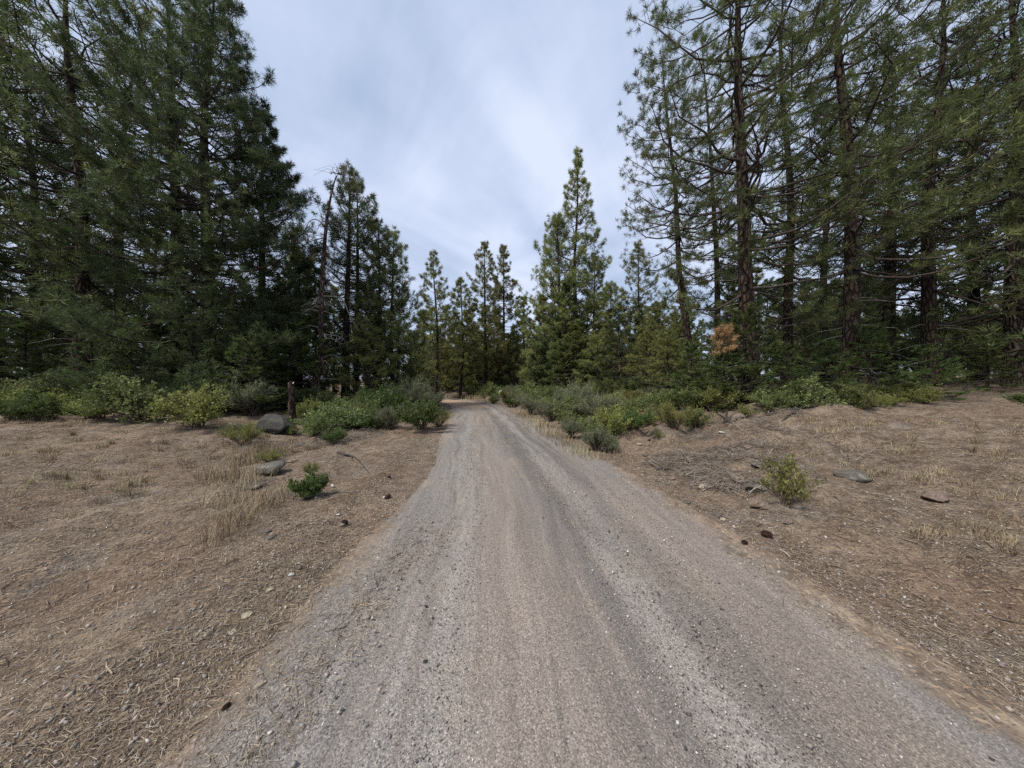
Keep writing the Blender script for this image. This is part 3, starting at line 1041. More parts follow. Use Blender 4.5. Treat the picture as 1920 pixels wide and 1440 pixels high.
rng = np.random.default_rng(211)
far_saps = 0
while far_saps < 105:
    pxl = rng.uniform(-60, 1980) if far_saps < 68 else rng.uniform(775, 1240)
    D = rng.uniform(24, 62) if (pxl > 1010 or pxl < 640) else rng.uniform(37, 62)
    x, y = at(pxl, D)
    if abs(road_uv([x], [y])[0][0]) < 3.4:
        continue
    H = rng.uniform(2.4, 5.5) if far_saps < 68 else rng.uniform(4.0, 7.0)
    zone = "left" if pxl < 780 else ("right" if pxl > 1240 else "middle")
    fo = plant("young_conifer", sp[int(rng.integers(4))], (x, y, gz(x, y) - 0.05), {"left": "young conifer filling the shaded woods behind the left thicket", "middle": "young conifer filling the shaded woods beyond the bend",
          "right": "young conifer filling the shaded woods behind the right bank"}[zone], "young conifer", "young conifers of the woods " + zone, rot=rng.uniform(0, 6.28), scale=(H / 3 * 1.25, H / 3 * 1.25, H / 3))
    far_saps += 1
    MASS.append((fo, "young understorey conifer" + (" close behind %s" if D < 42 else " far behind %s"), pxl))

# orange dead foliage hanging on a young tree
dx, dy = at(1352, 9.1)
de = pine_meshes(140, 2.35, 0.030, c0=0.86, R=0.26, p=0.5, nb=10, tuft=0.14, nn=12, nw=0.014, twig_gap=0.2, needle=NEEDLE_RED, dead=0, low=0.9)
plant("young_conifer", de, (dx, dy, gz(dx, dy)), "dead sapling with orange-brown needles beside the thick pine trunk", "young conifer")

# ------------------------------------------------------------------ the bare leaning snag
def polytube(pts, rads, sides=8, sub=6):
    pts = np.asarray(pts, float)
    c = catmull(pts, sub) if len(pts) > 2 else np.linspace(pts[0], pts[1], 4)
    rr = np.interp(np.linspace(0, 1, len(c)), np.linspace(0, 1, len(rads)), rads)
    return tubes(c[None], rr[None], sides)


def snag():
    D = 14.0
    x, y = at(597, D)
    z = gz(x, y)
    rng = np.random.default_rng(4)
    H = CAM_H + (720 - 330) / FPX * D - z
    P = lambda pxl, yp, dy=0: ((pxl - 597) / FPX * D, dy, CAM_H + (720 - yp) / FPX * D - z)
    path = [(0.02, 0, -0.2), P(592, 730), P(592, 712), P(600, 688), P(603, 655), P(601, 600), P(604, 540), P(607, 480), P(612, 420), P(620, 370), P(629, 335), P(636, 322, 0.1), P(641, 325, 0.2)]
    tv, tf = polytube(path, [0.26, 0.20, 0.17, 0.15, 0.13, 0.115, 0.10, 0.085, 0.07, 0.045, 0.025, 0.016, 0.008], 12)
    parts = [(tv, tf, 0)]
    c = catmull(np.asarray(path), 8)
    limbs = []
    tips = []
    for i in range(34):
        h = rng.uniform(0.16, 0.95)
        p0 = c[int(h * (len(c) - 1))]
        a = rng.choice([pi, 0.0]) + rng.normal(0, 0.8)
        L = rng.uniform(0.5, 1.9) * (1.1 - 0.7 * h)
        d = np.array([math.cos(a), math.sin(a), 0])
        pts = [p0, p0 + d * L * 0.4 + (0, 0, 0.10 * L), p0 + d * L * 0.75 + (0, 0, -0.02 * L), p0 + d * L + (0, 0, -0.30 * L)]
        pts = [q + rng.normal(0, 0.03, 3) for q in pts]
        if h > 0.5:
            tips += [pts[2], pts[3], pts[1]]
        v, f = polytube(pts, [0.028, 0.022, 0.015, 0.006], 5, 4)
        parts.append((v, f, 1))
        for k in range(3):
            q0 = pts[1] * (1 - k / 3) + pts[3] * (k / 3)
            v, f = polytube([q0, q0 + d * 0.2 + rng.normal(0, 0.13, 3), q0 + d * 0.35 + rng.normal(0, 0.2, 3) - (0, 0, 0.1)], [0.010, 0.007, 0.004], 4, 3)
            parts.append((v, f, 1))
    # long limb drooping to the left near the top, as in the photograph
    for pts in ([P(612, 425), P(592, 411), P(577, 420), P(573, 440)], [P(607, 446), P(585, 452), P(566, 462)], [P(606, 462), P(590, 464), P(572, 474)],
                [P(601, 565), P(580, 568), P(555, 580), P(548, 588)], [P(605, 555), P(640, 560), P(655, 590), P(672, 620)]):
        v, f = polytube(pts, [0.032, 0.024, 0.016, 0.006], 5, 5)
        parts.append((v, f, 1))
    wood = build_mesh("snag_trunk", parts, [BARK_SNAG, DEADLIMB], True)
    Cs, Ds = [], []
    for q in tips[::2]:
        Cs.append(q)
        Ds.append(rng.normal(0, 1, 3) + (0, 0, 0.5))
    V, F, t = needle_tufts(rng, np.array(Cs), nrm(np.array(Ds)), np.full(len(Cs), 0.17), 16, 0.018)
    crown = build_mesh("snag_needles", [(V, F, 0)], [NEEDLE_DK], False, {"tint": t})
    plant("snag_tree", (wood, crown), (x, y, z), "nearly bare leaning snag with a curved foot and drooping dead limbs", "snag")


snag()

# broken stump beside the boulder
def stump():
    x, y, z = spot(547, 797)
    rng = np.random.default_rng(9)
    ht = 77 / FPX * y
    k, s = 9, 14
    t = np.linspace(0, 1, k)
    P = np.stack([0.03 * np.sin(t * 3) - 0.02 * t, 0.02 * np.cos(t * 4), t * ht - 0.1 * (t == 0)], 1)
    v, f = tubes(P[None], (0.105 * (1 - 0.18 * t) + 0.05 * np.exp(-t * 9))[None], s)
    v = v + rng.normal(0, 0.006, v.shape)
    top = np.arange((k - 1) * s, k * s)
    v[top, 2] += rng.uniform(-0.05, 0.09, s)
    c = v[top].mean(0) - (0, 0, 0.03)
    n0 = len(v)
    tri = np.array([[n0, top[i], top[(i + 1) % s]] for i in range(s)])
    trunk = build_mesh("stump_trunk", [(v, f, 0)], [BARK], True)
    cap = build_mesh("stump_break", [(np.vstack([v[top], c]), np.array([[s, i, (i + 1) % s] for i in range(s)]), 0)], [STRAWSTICK])
    plant("tree_stump", (trunk, cap), (x, y, z), "broken waist-high stump standing right of the boulder", "stump", names=("trunk", "broken_top"))


stump()

# ------------------------------------------------------------------ shrubs
def shrub_meshes(seed, R, Hh, leaf, leaf_mat, nl, stems=14, lsize=0.035, open_=0.0, upright=0.35, twig=None):
    rng = np.random.default_rng(seed)
    # stems fan out from the root, fork twice
    P0 = np.zeros((stems, 3)) + np.concatenate([rng.normal(0, 0.06 * R, (stems, 2)), np.zeros((stems, 1))], 1)
    a = rng.uniform(0, 2 * pi, stems)
    rr = R * np.sqrt(rng.uniform(0.02, 1, stems)) * 0.75
    tip = np.stack([np.cos(a) * rr, np.sin(a) * rr, Hh * (1 - 0.55 * (rr / R) ** 2) * rng.uniform(0.45, 1.0, stems)], 1)
    mid = P0 * 0.5 + tip * 0.5 + np.concatenate([rng.normal(0, 0.07 * R, (stems, 2)), rng.normal(0.06, 0.04, (stems, 1))], 1)
    S = np.stack([P0 - (0, 0, 0.05), P0 * 0.75 + mid * 0.25, mid, tip * 0.5 + mid * 0.5, tip], 1)
    sv, sf = tubes(S, np.array([0.016, 0.013, 0.010, 0.007, 0.004])[None].repeat(stems, 0) * (0.7 + 0.5 * R), 5)
    nf = stems * 11
    si = rng.integers(0, stems, nf)
    tt = rng.uniform(0.35, 1.0, nf)[:, None]
    tt = rng.uniform(-0.35, 1.0, nf)[:, None]
    b0 = np.where(tt > 0, mid[si] * (1 - tt) + tip[si] * tt, mid[si] * (1 + tt * 1.6) - P0[si] * tt * 1.6)
    out = nrm(b0 * (1, 1, 0.2) + rng.normal(0, 0.35 * R, (nf, 3)) + (0, 0, upright * R))
    L = R * np.where(rng.uniform(size=nf) < 0.12, rng.uniform(0.40, 0.62, nf), rng.uniform(0.14, 0.38, nf))[:, None]
    b2 = b0 + out * L
    b2[:, 2] = np.maximum(b2[:, 2], 0.03)
    W = np.stack([b0, (b0 + b2) / 2 + rng.normal(0, 0.02, (nf, 3)), b2], 1)
    wv, wf = tubes(W, np.array([0.005, 0.004, 0.0025])[None].repeat(nf, 0) * (0.7 + 0.6 * R), 3)
    # leaves along the outer twigs
    li = rng.integers(0, nf, nl)
    lt = rng.uniform(0.15, 1.05, nl)[:, None] ** 0.7
    c = b0[li] * (1 - lt) + b2[li] * lt + rng.normal(0, 0.020 + 0.018 * R, (nl, 3))
    keep = c[:, 2] > 0.01
    c = c[keep]
    li = li[keep]
    m = len(c)
    d = nrm(out[li] * 0.6 + rng.normal(0, 0.6, (m, 3)) + (0, 0, 0.35))
    sd = nrm(np.cross(d, rng.normal(0, 1, (m, 3))))
    ls = lsize * rng.uniform(0.6, 1.3, m)[:, None]
    if leaf == 'oval':
        v = np.stack([c, c + d * ls * 0.5 + sd * ls * 0.32, c + d * ls, c + d * ls * 0.5 - sd * ls * 0.32], 1).reshape(-1, 3)
    else:
        v = np.stack([c, c + d * ls * 0.8 + sd * ls * 0.10, c + d * ls * 1.7, c + d * ls * 0.8 - sd * ls * 0.10], 1).reshape(-1, 3)
    f = np.arange(m * 4).reshape(-1, 4)
    # sprigs share a tint; the youngest leaves at the tips are lighter
    tint = np.clip(rng.normal(0.42, 0.17, nf)[li] + rng.normal(0, 0.12, m), 0, 1)
    stem_me = build_mesh("shrub_stems", [(sv, sf, 0), (wv, wf, 0)], [twig or TWIG], True)
    leaf_me = build_mesh("shrub_leaves", [(v, f, 0)], [leaf_mat], False, {"tint": np.repeat(tint, 4)})
    return stem_me, leaf_me


SHR = [
    shrub_meshes(201, 0.85, 0.80, 'oval', LEAF_GREEN, 5200, lsize=0.050),
    shrub_meshes(202, 0.95, 0.75, 'oval', LEAF_GREEN, 5200, lsize=0.055),
    shrub_meshes(203, 0.80, 0.95, 'thin', LEAF_GREY, 5600, stems=22, lsize=0.055, upright=0.9),
    shrub_meshes(204, 0.95, 0.85, 'thin', LEAF_GREY, 6000, stems=24, lsize=0.055, upright=0.8),
    shrub_meshes(205, 0.75, 0.65, 'oval', LEAF_YEL, 4200, lsize=0.045),
    shrub_meshes(206, 0.80, 0.75, 'oval', LEAF_DEEP, 5600, lsize=0.050),
    shrub_meshes(207, 0.70, 0.60, 'thin', LEAF_YEL, 4200, stems=20, lsize=0.045, upright=0.9),
    shrub_meshes(208, 0.85, 0.80, 'oval', LEAF_GREEN, 2600, stems=26, lsize=0.030, upright=0.6),      # 7 small dense bush
    shrub_meshes(209, 0.85, 0.85, 'thin', LEAF_GREY, 5200, stems=46, lsize=0.070, upright=1.6),       # 8 sagebrush
    shrub_meshes(210, 0.85, 0.90, 'oval', LEAF_YEL, 1500, stems=15, lsize=0.065, upright=1.0),        # 9 leafy plant
    shrub_meshes(211, 0.90, 0.85, 'oval', LEAF_GREEN, 2200, stems=26, lsize=0.045, upright=0.7, twig=DEADLIMB),  # 10 half-bare twiggy
]
SHR[7] = shrub_meshes(208, 0.85, 0.80, 'oval', LEAF_DEEP, 3600, stems=24, lsize=0.095, upright=0.7)
SNAMES = ("stems", "foliage")
# shrubs that can be told apart
shr_spots = [
    (790, 806, 5, 1.05, 0.95, "bright deep-green rounded shrub at the left road edge before the bend"),
    (824, 800, 6, 0.75, 0.75, "small yellowish shrub hugging the left road edge before the bend"),
    (768, 772, 3, 1.35, 1.4, "large feathery grey-green shrub domed behind the deep-green one at the left road edge"),
    (728, 806, 2, 0.8, 0.7, "grey-green shrub left of the deep-green rounded shrub"),
    (690, 800, 0, 1.0, 0.9, "leafy green shrub in the middle of the left thicket's front"),
    (645, 806, 10, 1.0, 0.8, "grey twiggy shrub near the arched dead twig"),
    (628, 832, 5, 0.42, 0.38, "small green shrublet under the arched dead twig"),
    (590, 818, 0, 0.75, 0.62, "green and reddish shrub right of the broken stump"),
    (575, 790, 4, 0.7, 0.8, "yellow-green shrub just behind the stump's right side"),
    (578, 937, 7, 0.27, 0.29, "little round bright-green bush alone on the left litter slope"),
    (586, 892, 6, 0.18, 0.26, "thin weedy sprig behind the little round bush"),
    (505, 868, 6, 0.34, 0.30, "low green tuft of weeds above the flat grey rock"),
    (1072, 822, 8, 0.42, 0.50, "grey-green sagebrush tuft at the right road edge, the left of two"),
    (1118, 846, 8, 0.44, 0.46, "grey-green sagebrush tuft at the right road edge, the right of two"),
    (1145, 850, 8, 0.30, 0.30, "smaller grey tuft touching the right-hand sagebrush tuft"),
    (1195, 806, 5, 0.58, 0.52, "bright green shrub low on the bank right of the sagebrush tufts"),
    (1236, 826, 9, 0.20, 0.20, "tiny yellow-green plant on the litter below the bright bank shrub"),
    (1030, 790, 3, 0.75, 0.75, "grey shrub along the right road edge halfway to the bend"),
    (995, 778, 3, 0.8, 0.8, "grey-green shrub on the right road edge below the pale rock"),
    (960, 764, 5, 0.85, 0.75, "dark green shrub right beside the pale rock"),
    (925, 757, 0, 0.7, 0.6, "leafy shrub at the right road edge left of the pale rock"),
    (1475, 950, 9, 0.36, 0.46, "yellow-green leafy plant beside the grey rock at the photo's right edge"),
    (1400, 786, 9, 0.34, 0.30, "small green plant right of the burnt prongs"),
    (1260, 800, 4, 0.35, 0.3, "pale yellow plant on the bank at the edge of the litter"),
    (455, 822, 10, 0.45, 0.40, "twiggy half-bare bush in front of the boulder's left end"),
    (548, 816, 0, 0.32, 0.28, "low green bush between the boulder and the stump's foot"),
    (455, 835, 6, 0.6, 0.6, "rank dry-green weeds at the photo's left edge below the boulder"),
]
for i, (pxl, yp, k, sr, sh, lab) in enumerate(shr_spots):
    x, y, z = spot(pxl, yp)
    plant("shrub", SHR[k], (x, y, z), lab, "shrub", rot=i * 2.1, scale=(sr / 0.85, sr / 0.85, sh / 0.8), names=SNAMES)

# the rest of the two thickets and the low shrubs on the far side of the bend
rng = np.random.default_rng(52)
taken = []
for pxl_, yp_, r_ in ((503, 813, 1.0), (503, 830, 0.9), (547, 797, 0.5), (545, 815, 0.5), (520, 840, 0.6), (480, 840, 0.6), (1361, 800, 0.8), (1361, 815, 0.8), (1400, 785, 0.4), (1475, 792, 0.7), (1440, 800, 0.6)):
    x_, y_, _z = spot(pxl_, yp_)
    taken.append((x_, y_, r_))
def thicket(n, test, label, group, kinds, rs, ymax, xr):
    cnt = 0
    tries = 0
    while cnt < n and tries < 20000:
        tries += 1
        y = 6.5 + (ymax - 6.5) * rng.uniform() ** 1.7
        x = rng.uniform(*xr)
        u, s_ = road_uv([x], [y])
        u = u[0]
        if not test(x, y, u):
            continue
        r = rng.uniform(*rs)
        if abs(u) < 2.0 + r * 0.8:
            continue
        if any((x - a) ** 2 + (y - b) ** 2 < (0.50 * (r + c)) ** 2 for a, b, c in taken):
            continue
        taken.append((x, y, r))
        k = int(rng.choice(kinds))
        hgt = r * rng.uniform(0.66, 1.0)
        so = plant("shrub", SHR[k], (x, y, gz(x, y) - 0.02), label[k], "shrub", group, rot=rng.uniform(0, 6.28), scale=(r / 0.85, r / 0.85 * rng.uniform(0.85, 1.15), hgt / 0.8), names=SNAMES)
        row = "front-row" if y < 12 else ("middle-row" if y < 19 else "back-row")
        MASS.append((so, label[k].split(" ")[0] + " " + row + " " + group.replace("shrubs", "shrub").replace("of the", "of") + " below %s", 960 + x / y * FPX))
        cnt += 1


def labs(where):
    return {0: "mid-green leafy shrub " + where, 1: "mid-green leafy shrub " + where, 2: "grey-green feathery shrub " + where, 3: "grey-green feathery shrub " + where,
            4: "yellow-green leafy shrub " + where, 5: "deep-green leafy shrub " + where, 6: "yellowish narrow-leaved shrub " + where, 10: "half-bare twiggy shrub " + where}


thicket(40, lambda x, y, u: u > 4.6 and 7.5 + 0.12 * (x - 4) < y < 13 and x < 13, labs("on the slope above the right thicket"), "shrubs of the upper right slope", [0, 1, 4, 4, 6, 10], (0.55, 1.0), 13, (4.0, 13))
thicket(104, lambda x, y, u: u > 2.4 and y > 7.3 + 0.45 * max(0, x - 1.5) - 0.35 * max(0, x - 5) and u < 13 and (u < 4.5 or y < 22), labs("among the right-hand thicket on the bank"), "shrubs of the right thicket", [0, 1, 3, 4, 5, 0, 1, 10, 4, 0], (0.7, 1.35), 33, (-5, 13))
thicket(74, lambda x, y, u: u < -2.3 and y > (9.6 if x > -5.5 else 7.9) and y < 31 and (u > -5 or y < 20), labs("among the left-hand thicket before the bend"), "shrubs of the left thicket", [0, 2, 5, 0, 1, 1, 10, 4, 0, 5], (0.7, 1.35), 30, (-17, -1))
thicket(20, lambda x, y, u: y > 33.5 and u > 2.2, labs("beyond the far side of the bend"), "shrubs beyond the bend", [0, 1, 2, 3, 5, 6], (0.7, 1.3), 46, (-16, 14))
thicket(11, lambda x, y, u: u > 9 and y > 5.0, labs("on the bank beyond the thick-trunked pine"), "shrubs at the far right", [0, 1, 3, 4, 5], (0.5, 1.0), 16, (11, 26))
thicket(11, lambda x, y, u: u < -9 and y > 5.5, labs("left of the boulder at the forest edge"), "shrubs at the far left", [0, 1, 2, 3, 5], (0.5, 1.0), 16, (-26, -12))

name_mass()

# ------------------------------------------------------------------ stones
def rock_mesh(seed, sub, mat, squash, rough=0.22):
    import bmesh
    rng = np.random.default_rng(seed)
    bm = bmesh.new()
    bmesh.ops.create_icosphere(bm, subdivisions=sub, radius=1.0)
    v = np.array([q.co[:] for q in bm.verts])
    f = np.array([[w.index for w in fc.verts] for fc in bm.faces])
    bm.free()
    # chop with random planes for facets, then roughen
    for _ in range(17):
        d = nrm(rng.normal(size=3))
        h = rng.uniform(0.50, 0.88)
        ov = np.maximum(v @ d - h, 0)
        v = v - ov[:, None] * d * 0.95
    tab = [sines(seed * 7 + i, 10, 1.5, 9) for i in range(3)]
    nz = (snoise(v[:, 0] * 1.3 + v[:, 2], v[:, 1], tab[0]) + snoise(v[:, 2] * 1.2 - v[:, 0], v[:, 1] + v[:, 2], tab[1])) * 0.5
    v = v * (1 + rough * 0.35 * nz[:, None])
    v = v * np.array(squash)
    return build_mesh("stone", [(v, f, 0)], [mat], sub > 3)


def stone(pxl, yp, wpx, mat, label, seed, ratio=0.6, sink=0.25, name="stone", cat="stone", sub=2, rot=None, depth=0.8, sm=True):
    """a stone whose foot is seen at (pxl, yp) and whose seen width is wpx"""
    x, y, z = spot(pxl, yp)
    w = wpx / FPX * y / 2
    o = obj(name, rock_mesh(seed, sub, mat, (w, w * depth, w * ratio)), None, label, cat)
    o.location = (x, y + w * depth * 0.4, z + w * ratio * (1 - 2 * sink))
    o.rotation_euler = (0, 0, rot if rot is not None else (seed * 1.7) % 0.8 - 0.4)
    return o


stone(503, 813, 78, ROCK_RUST, "large rust-stained grey boulder beside the broken stump", 301, 0.62, 0.16, "boulder", "boulder", 5, 0.1)
stone(490, 893, 70, ROCK_GREY, "flat grey rock half buried in dry grass at the left", 302, 0.42, 0.12, "boulder", "boulder", 4, 0.0)
stone(478, 918, 34, ROCK_GREY, "small dark slab below the flat grey rock", 303, 0.3, 0.2, sub=3)
stone(545, 868, 26, ROCK_BROWN, "thin brown slab right of the flat grey rock", 304, 0.3, 0.2, sub=3)
stone(731, 804, 15, ROCK_GREY, "grey round stone in the litter at the foot of the left thicket", 305, 0.8, 0.1, sub=3)
stone(943, 745, 17, ROCK_PALE, "pale rock showing white among the shrubs at the bend", 306, 0.9, 0.0, "boulder", "boulder", 3)
stone(1420, 925, 42, ROCK_GREY, "grey rock at the lower right beside the yellow-green plant", 307, 0.5, 0.2, "boulder", "boulder", 4)
stone(1424, 955, 44, ROCK_BROWN, "flat brown slab right below the grey rock at the lower right", 308, 0.42, 0.2, "boulder", "boulder", 4)
stone(1388, 904, 38, ROCK_BROWN, "brown rock with a flat top above the grey rock", 309, 0.45, 0.25, sub=3)
stone(1345, 968, 22, ROCK_GREY, "low grey stone on the bank's foot left of the brown slab", 310, 0.35, 0.3, sub=3)
stone(1320, 917, 20, ROCK_TAN, "rusty tan stone on the bank left of the rocks", 311, 0.5, 0.2)
stone(1356, 815, 17, ROCK_PALE, "pale flat chip below the burnt prongs", 312, 0.35, 0.1)
stone(1428, 880, 30, ROCK_GREY, "angular grey rock on the bank above the slab", 313, 0.5, 0.25, sub=3)
stone(1210, 858, 13, ROCK_GREY, "small grey stone on the litter below the bank", 314, 0.6, 0.2)
stone(1200, 835, 14, ROCK_TAN, "thin tan stone on the bank below the bright green shrub", 315, 0.3, 0.1)
stone(1297, 868, 30, ROCK_BROWN, "dark upturned clod in the middle of the right bank", 316, 0.5, 0.25, sub=3)
stone(1345, 872, 34, ROCK_GREY, "half-buried grey rock in the litter right of the dark clod", 317, 0.35, 0.3, sub=3)
stone(1358, 978, 15, ROCK_TAN, "pale tan stone at the foot of the right bank", 318, 0.45, 0.2)
stone(1377, 989, 9, ROCK_PALE, "small white stone near the pine cone at the foot of the bank", 319, 0.5, 0.2)
stone(486, 1292, 20, ROCK_TAN, "egg-shaped tan stone in the brown needles at the lower left", 320, 0.75, 0.15, sub=3)
stone(513, 1252, 14, ROCK_TAN, "cracked tan stone up the verge from the egg-shaped stone", 321, 0.6, 0.2)
stone(443, 1344, 12, ROCK_TAN, "tan stone at the lower left corner of the verge", 322, 0.7, 0.2)
stone(516, 1231, 16, ROCK_BROWN, "brown stone in a cluster at the verge's gravel", 323, 0.6, 0.2)
stone(463, 1318, 16, ROCK_GREY, "grey stone below the egg-shaped tan stone", 324, 0.6, 0.2)
stone(640, 988, 15, ROCK_BROWN, "smooth grey-brown stone leaning on a pine cone on the left verge", 325, 0.55, 0.15)
stone(634, 968, 9, ROCK_PALE, "white stone above the pine cone on the left verge", 326, 0.6, 0.1)
stone(557, 987, 14, ROCK_BROWN, "pinkish stone on the litter below the little round bush", 327, 0.5, 0.15)
stone(537, 985, 13, ROCK_BROWN, "reddish flat stone left of the pinkish stone", 328, 0.35, 0.2)
stone(623, 915, 9, ROCK_PALE, "white stone right of the little round bush", 329, 0.9, 0.1)
stone(592, 936, 9, ROCK_TAN, "tan pebble at the foot of the little round bush", 330, 0.6, 0.1)
stone(720, 935, 10, ROCK_PALE, "pale stone beside a pine cone at the left road edge", 331, 0.45, 0.1)
stone(562, 1104, 8, ROCK_PALE, "pale pebble on the verge left of the gravel strip", 332, 0.6, 0.1)
stone(615, 1121, 12, ROCK_TAN, "pale tan stone on the gravel strip at the left road edge", 333, 0.6, 0.15)
stone(545, 1083, 12, ROCK_PALE, "pale dusty stone on the left verge ledge", 334, 0.5, 0.2)
stone(560, 1068, 14, ROCK_GREY, "bluish grey stone under the ledge on the left verge", 335, 0.5, 0.2)
stone(458, 1162, 24, ROCK_TAN, "flat tan slab in the dirt at the far lower left", 336, 0.3, 0.2, sub=3)
stone(432, 1190, 20, ROCK_TAN, "tan slab end at the photo's left edge", 337, 0.3, 0.25, sub=3)
stone(537, 1187, 8, ROCK_PALE, "white pebble among the verge gravel", 338, 0.6, 0.1)
stone(505, 1012, 22, ROCK_GREY, "dark grey flat stone in the grass of the left slope", 339, 0.35, 0.25)
stone(500, 1000, 15, ROCK_GREY, "smaller grey stone behind the dark flat stone on the left slope", 340, 0.4, 0.25)
stone(900, 1186, 7, ROCK_DARK, "black pebble in the road's middle, the upper of three", 341, 0.8, 0.1)
stone(877, 1308, 9, ROCK_DARK, "black pebble in the road's middle, the left of three", 342, 0.9, 0.1)
stone(997, 1365, 12, ROCK_DARK, "dark round pebble in the road's middle, the lowest of three", 343, 0.8, 0.15)
stone(832, 1197, 6, ROCK_PALE, "white pebble left of the upper black pebble on the road", 344, 0.7, 0.1)
stone(1191, 1254, 6, ROCK_PALE, "bright white pebble on the road's right half", 345, 0.7, 0.1)
stone(797, 1246, 12, ROCK_DARK, "dark grey stone on the road's left track", 346, 0.6, 0.2)
stone(798, 1140, 8, ROCK_DARK, "small dark chip on the road's left track", 347, 0.6, 0.1)
stone(1465, 1208, 7, ROCK_PALE, "white pebble on the right shoulder", 348, 0.6, 0.1)
stone(1355, 1150, 11, ROCK_DARK, "dark stone on the right side of the road", 349, 0.5, 0.1)
stone(1348, 1188, 12, ROCK_DARK, "dark stone further down the road's right side", 350, 0.5, 0.1)
stone(1610, 900, 60, ROCK_GREY, "grey rock on the bank far to the right", 353, 0.45, 0.25, "boulder", "boulder", 4)
stone(1760, 940, 48, ROCK_BROWN, "brown rock low on the bank far to the right", 354, 0.45, 0.25, "boulder", "boulder", 4)

stone(1262, 900, 16, ROCK_BROWN, "brown stone half sunk in the litter left of the tan rusty stone", 361, 0.55, 0.25)
stone(1290, 945, 13, ROCK_GREY, "small grey stone at the very foot of the bank left of the low grey stone", 362, 0.5, 0.2)
stone(1480, 985, 22, ROCK_BROWN, "brown broken rock right of the flat brown slab", 363, 0.5, 0.25, sub=3)
stone(1465, 872, 24, ROCK_GREY, "jutting grey rock on the bank near the photo's right edge", 364, 0.6, 0.25, sub=3)
stone(1235, 880, 11, ROCK_TAN, "small tan stone on the lower bank left of the brown sunk stone", 365, 0.5, 0.2)
stone(1405, 845, 20, ROCK_BROWN, "brown stone under grey slash in the middle of the bank", 366, 0.5, 0.25)
stone(590, 1070, 12, ROCK_BROWN, "brown clod on the left verge ledge", 367, 0.5, 0.25)
stone(505, 1110, 17, ROCK_TAN, "dusty tan clod left of the verge pebbles", 368, 0.4, 0.3)
stone(660, 1035, 9, ROCK_TAN, "tan pebble between the left verge ledge and the road", 369, 0.5, 0.2)

# ------------------------------------------------------------------ pine cones
def cone_mesh():
    rng = np.random.default_rng(3)
    V, F = [], []
    k = 90
    for i in range(k):
        t = (i + 0.5) / k
        r = math.sin(pi * (0.12 + 0.80 * t)) * 0.34
        a = i * 2.39996
        c = np.array([math.cos(a) * r, math.sin(a) * r, t * 1.2 - 0.6])
        o = np.array([math.cos(a), math.sin(a), 0.45])
        s = np.array([-math.sin(a), math.cos(a), 0])
        b = c * (0.55, 0.55, 1)
        p = [b - s * 0.05, b + s * 0.05, c + o * 0.12 + s * 0.10, c + o * 0.17, c + o * 0.12 - s * 0.10]
        q = [x + np.array([0, 0, -0.05]) for x in p]
        n = len(V)
        V += p + q
        F += [[n, n + 1, n + 2, n + 3], [n, n + 3, n + 4, n], [n + 5, n + 6, n + 7, n + 8], [n + 2, n + 3, n + 8, n + 7], [n + 3, n + 4, n + 9, n + 8], [n + 5, n + 8, n + 9, n + 5]]
    F2 = [f for f in F if len(set(f)) == 4]
    T2 = [f[:3] for f in F if len(set(f)) == 3]
    V = np.array(V)
    core_v, core_f = tubes(np.array([[[0, 0, z] for z in np.linspace(-0.58, 0.58, 7)]]), np.array([[0.05, 0.2, 0.26, 0.26, 0.22, 0.14, 0.03]]), 8)
    return build_mesh("pine_cone", [(V, np.array(F2), 0), (V, np.array(T2), 0), (core_v, core_f, 0)], [CONE_M])


CONE = cone_mesh()
for i, (pxl, yp, w, lab) in enumerate(((1437, 1008, 20, "dark pine cone lying at the foot of the right bank"), (645, 985, 15, "dark pine cone behind a smooth stone on the left verge"),
                                       (727, 936, 14, "dark pine cone beside the pale stone at the left road edge"), (730, 898, 9, "small dark pine cone up the left verge near the road"),
                                       (1396, 1022, 14, "dark flattened pine cone left of the bank-foot cone"), (425, 1330, 16, "dark pine cone at the photo's lower left edge"))):
    x, y, z = spot(pxl, yp)
    L = w / FPX * y
    o = obj("pine_cone", CONE, None, lab, "pine cone")
    o.scale = (L * 0.68,) * 3
    o.location = (x, y, z + L * 0.3)
    o.rotation_euler = (radians(82), 0.2, i * 1.1 + 0.6)

# ------------------------------------------------------------------ fallen sticks and dead prongs
def stick(name, paths, mat, label, cat, sides=6):
    """paths: list of (list of (px, py, lift metres), radii). One thing; first path's foot is its origin"""
    parts = []
    x0, y0, z0 = spot(*paths[0][0][0][:2])
    for pts, rad in paths:
        P = []
        for q in pts:
            if len(q) == 3 and not isinstance(q[2], tuple):
                x, y, z = spot(q[0], q[1])
                P.append((x - x0, y - y0, z + q[2] - z0))
            else:                                 # standing point above the foot: photo pixel at the foot's depth
                x = (q[0] - 960) / FPX * y0
                z = CAM_H + (720 - q[1]) / FPX * y0
                P.append((x - x0, q[2][0], z - z0))
        v, f = polytube(P, rad, sides, 5)
        parts.append((v, f, 0))
    o = obj(name, build_mesh(name, parts, [mat], True), None, label, cat)
    o.location = (x0, y0, z0)
    return o


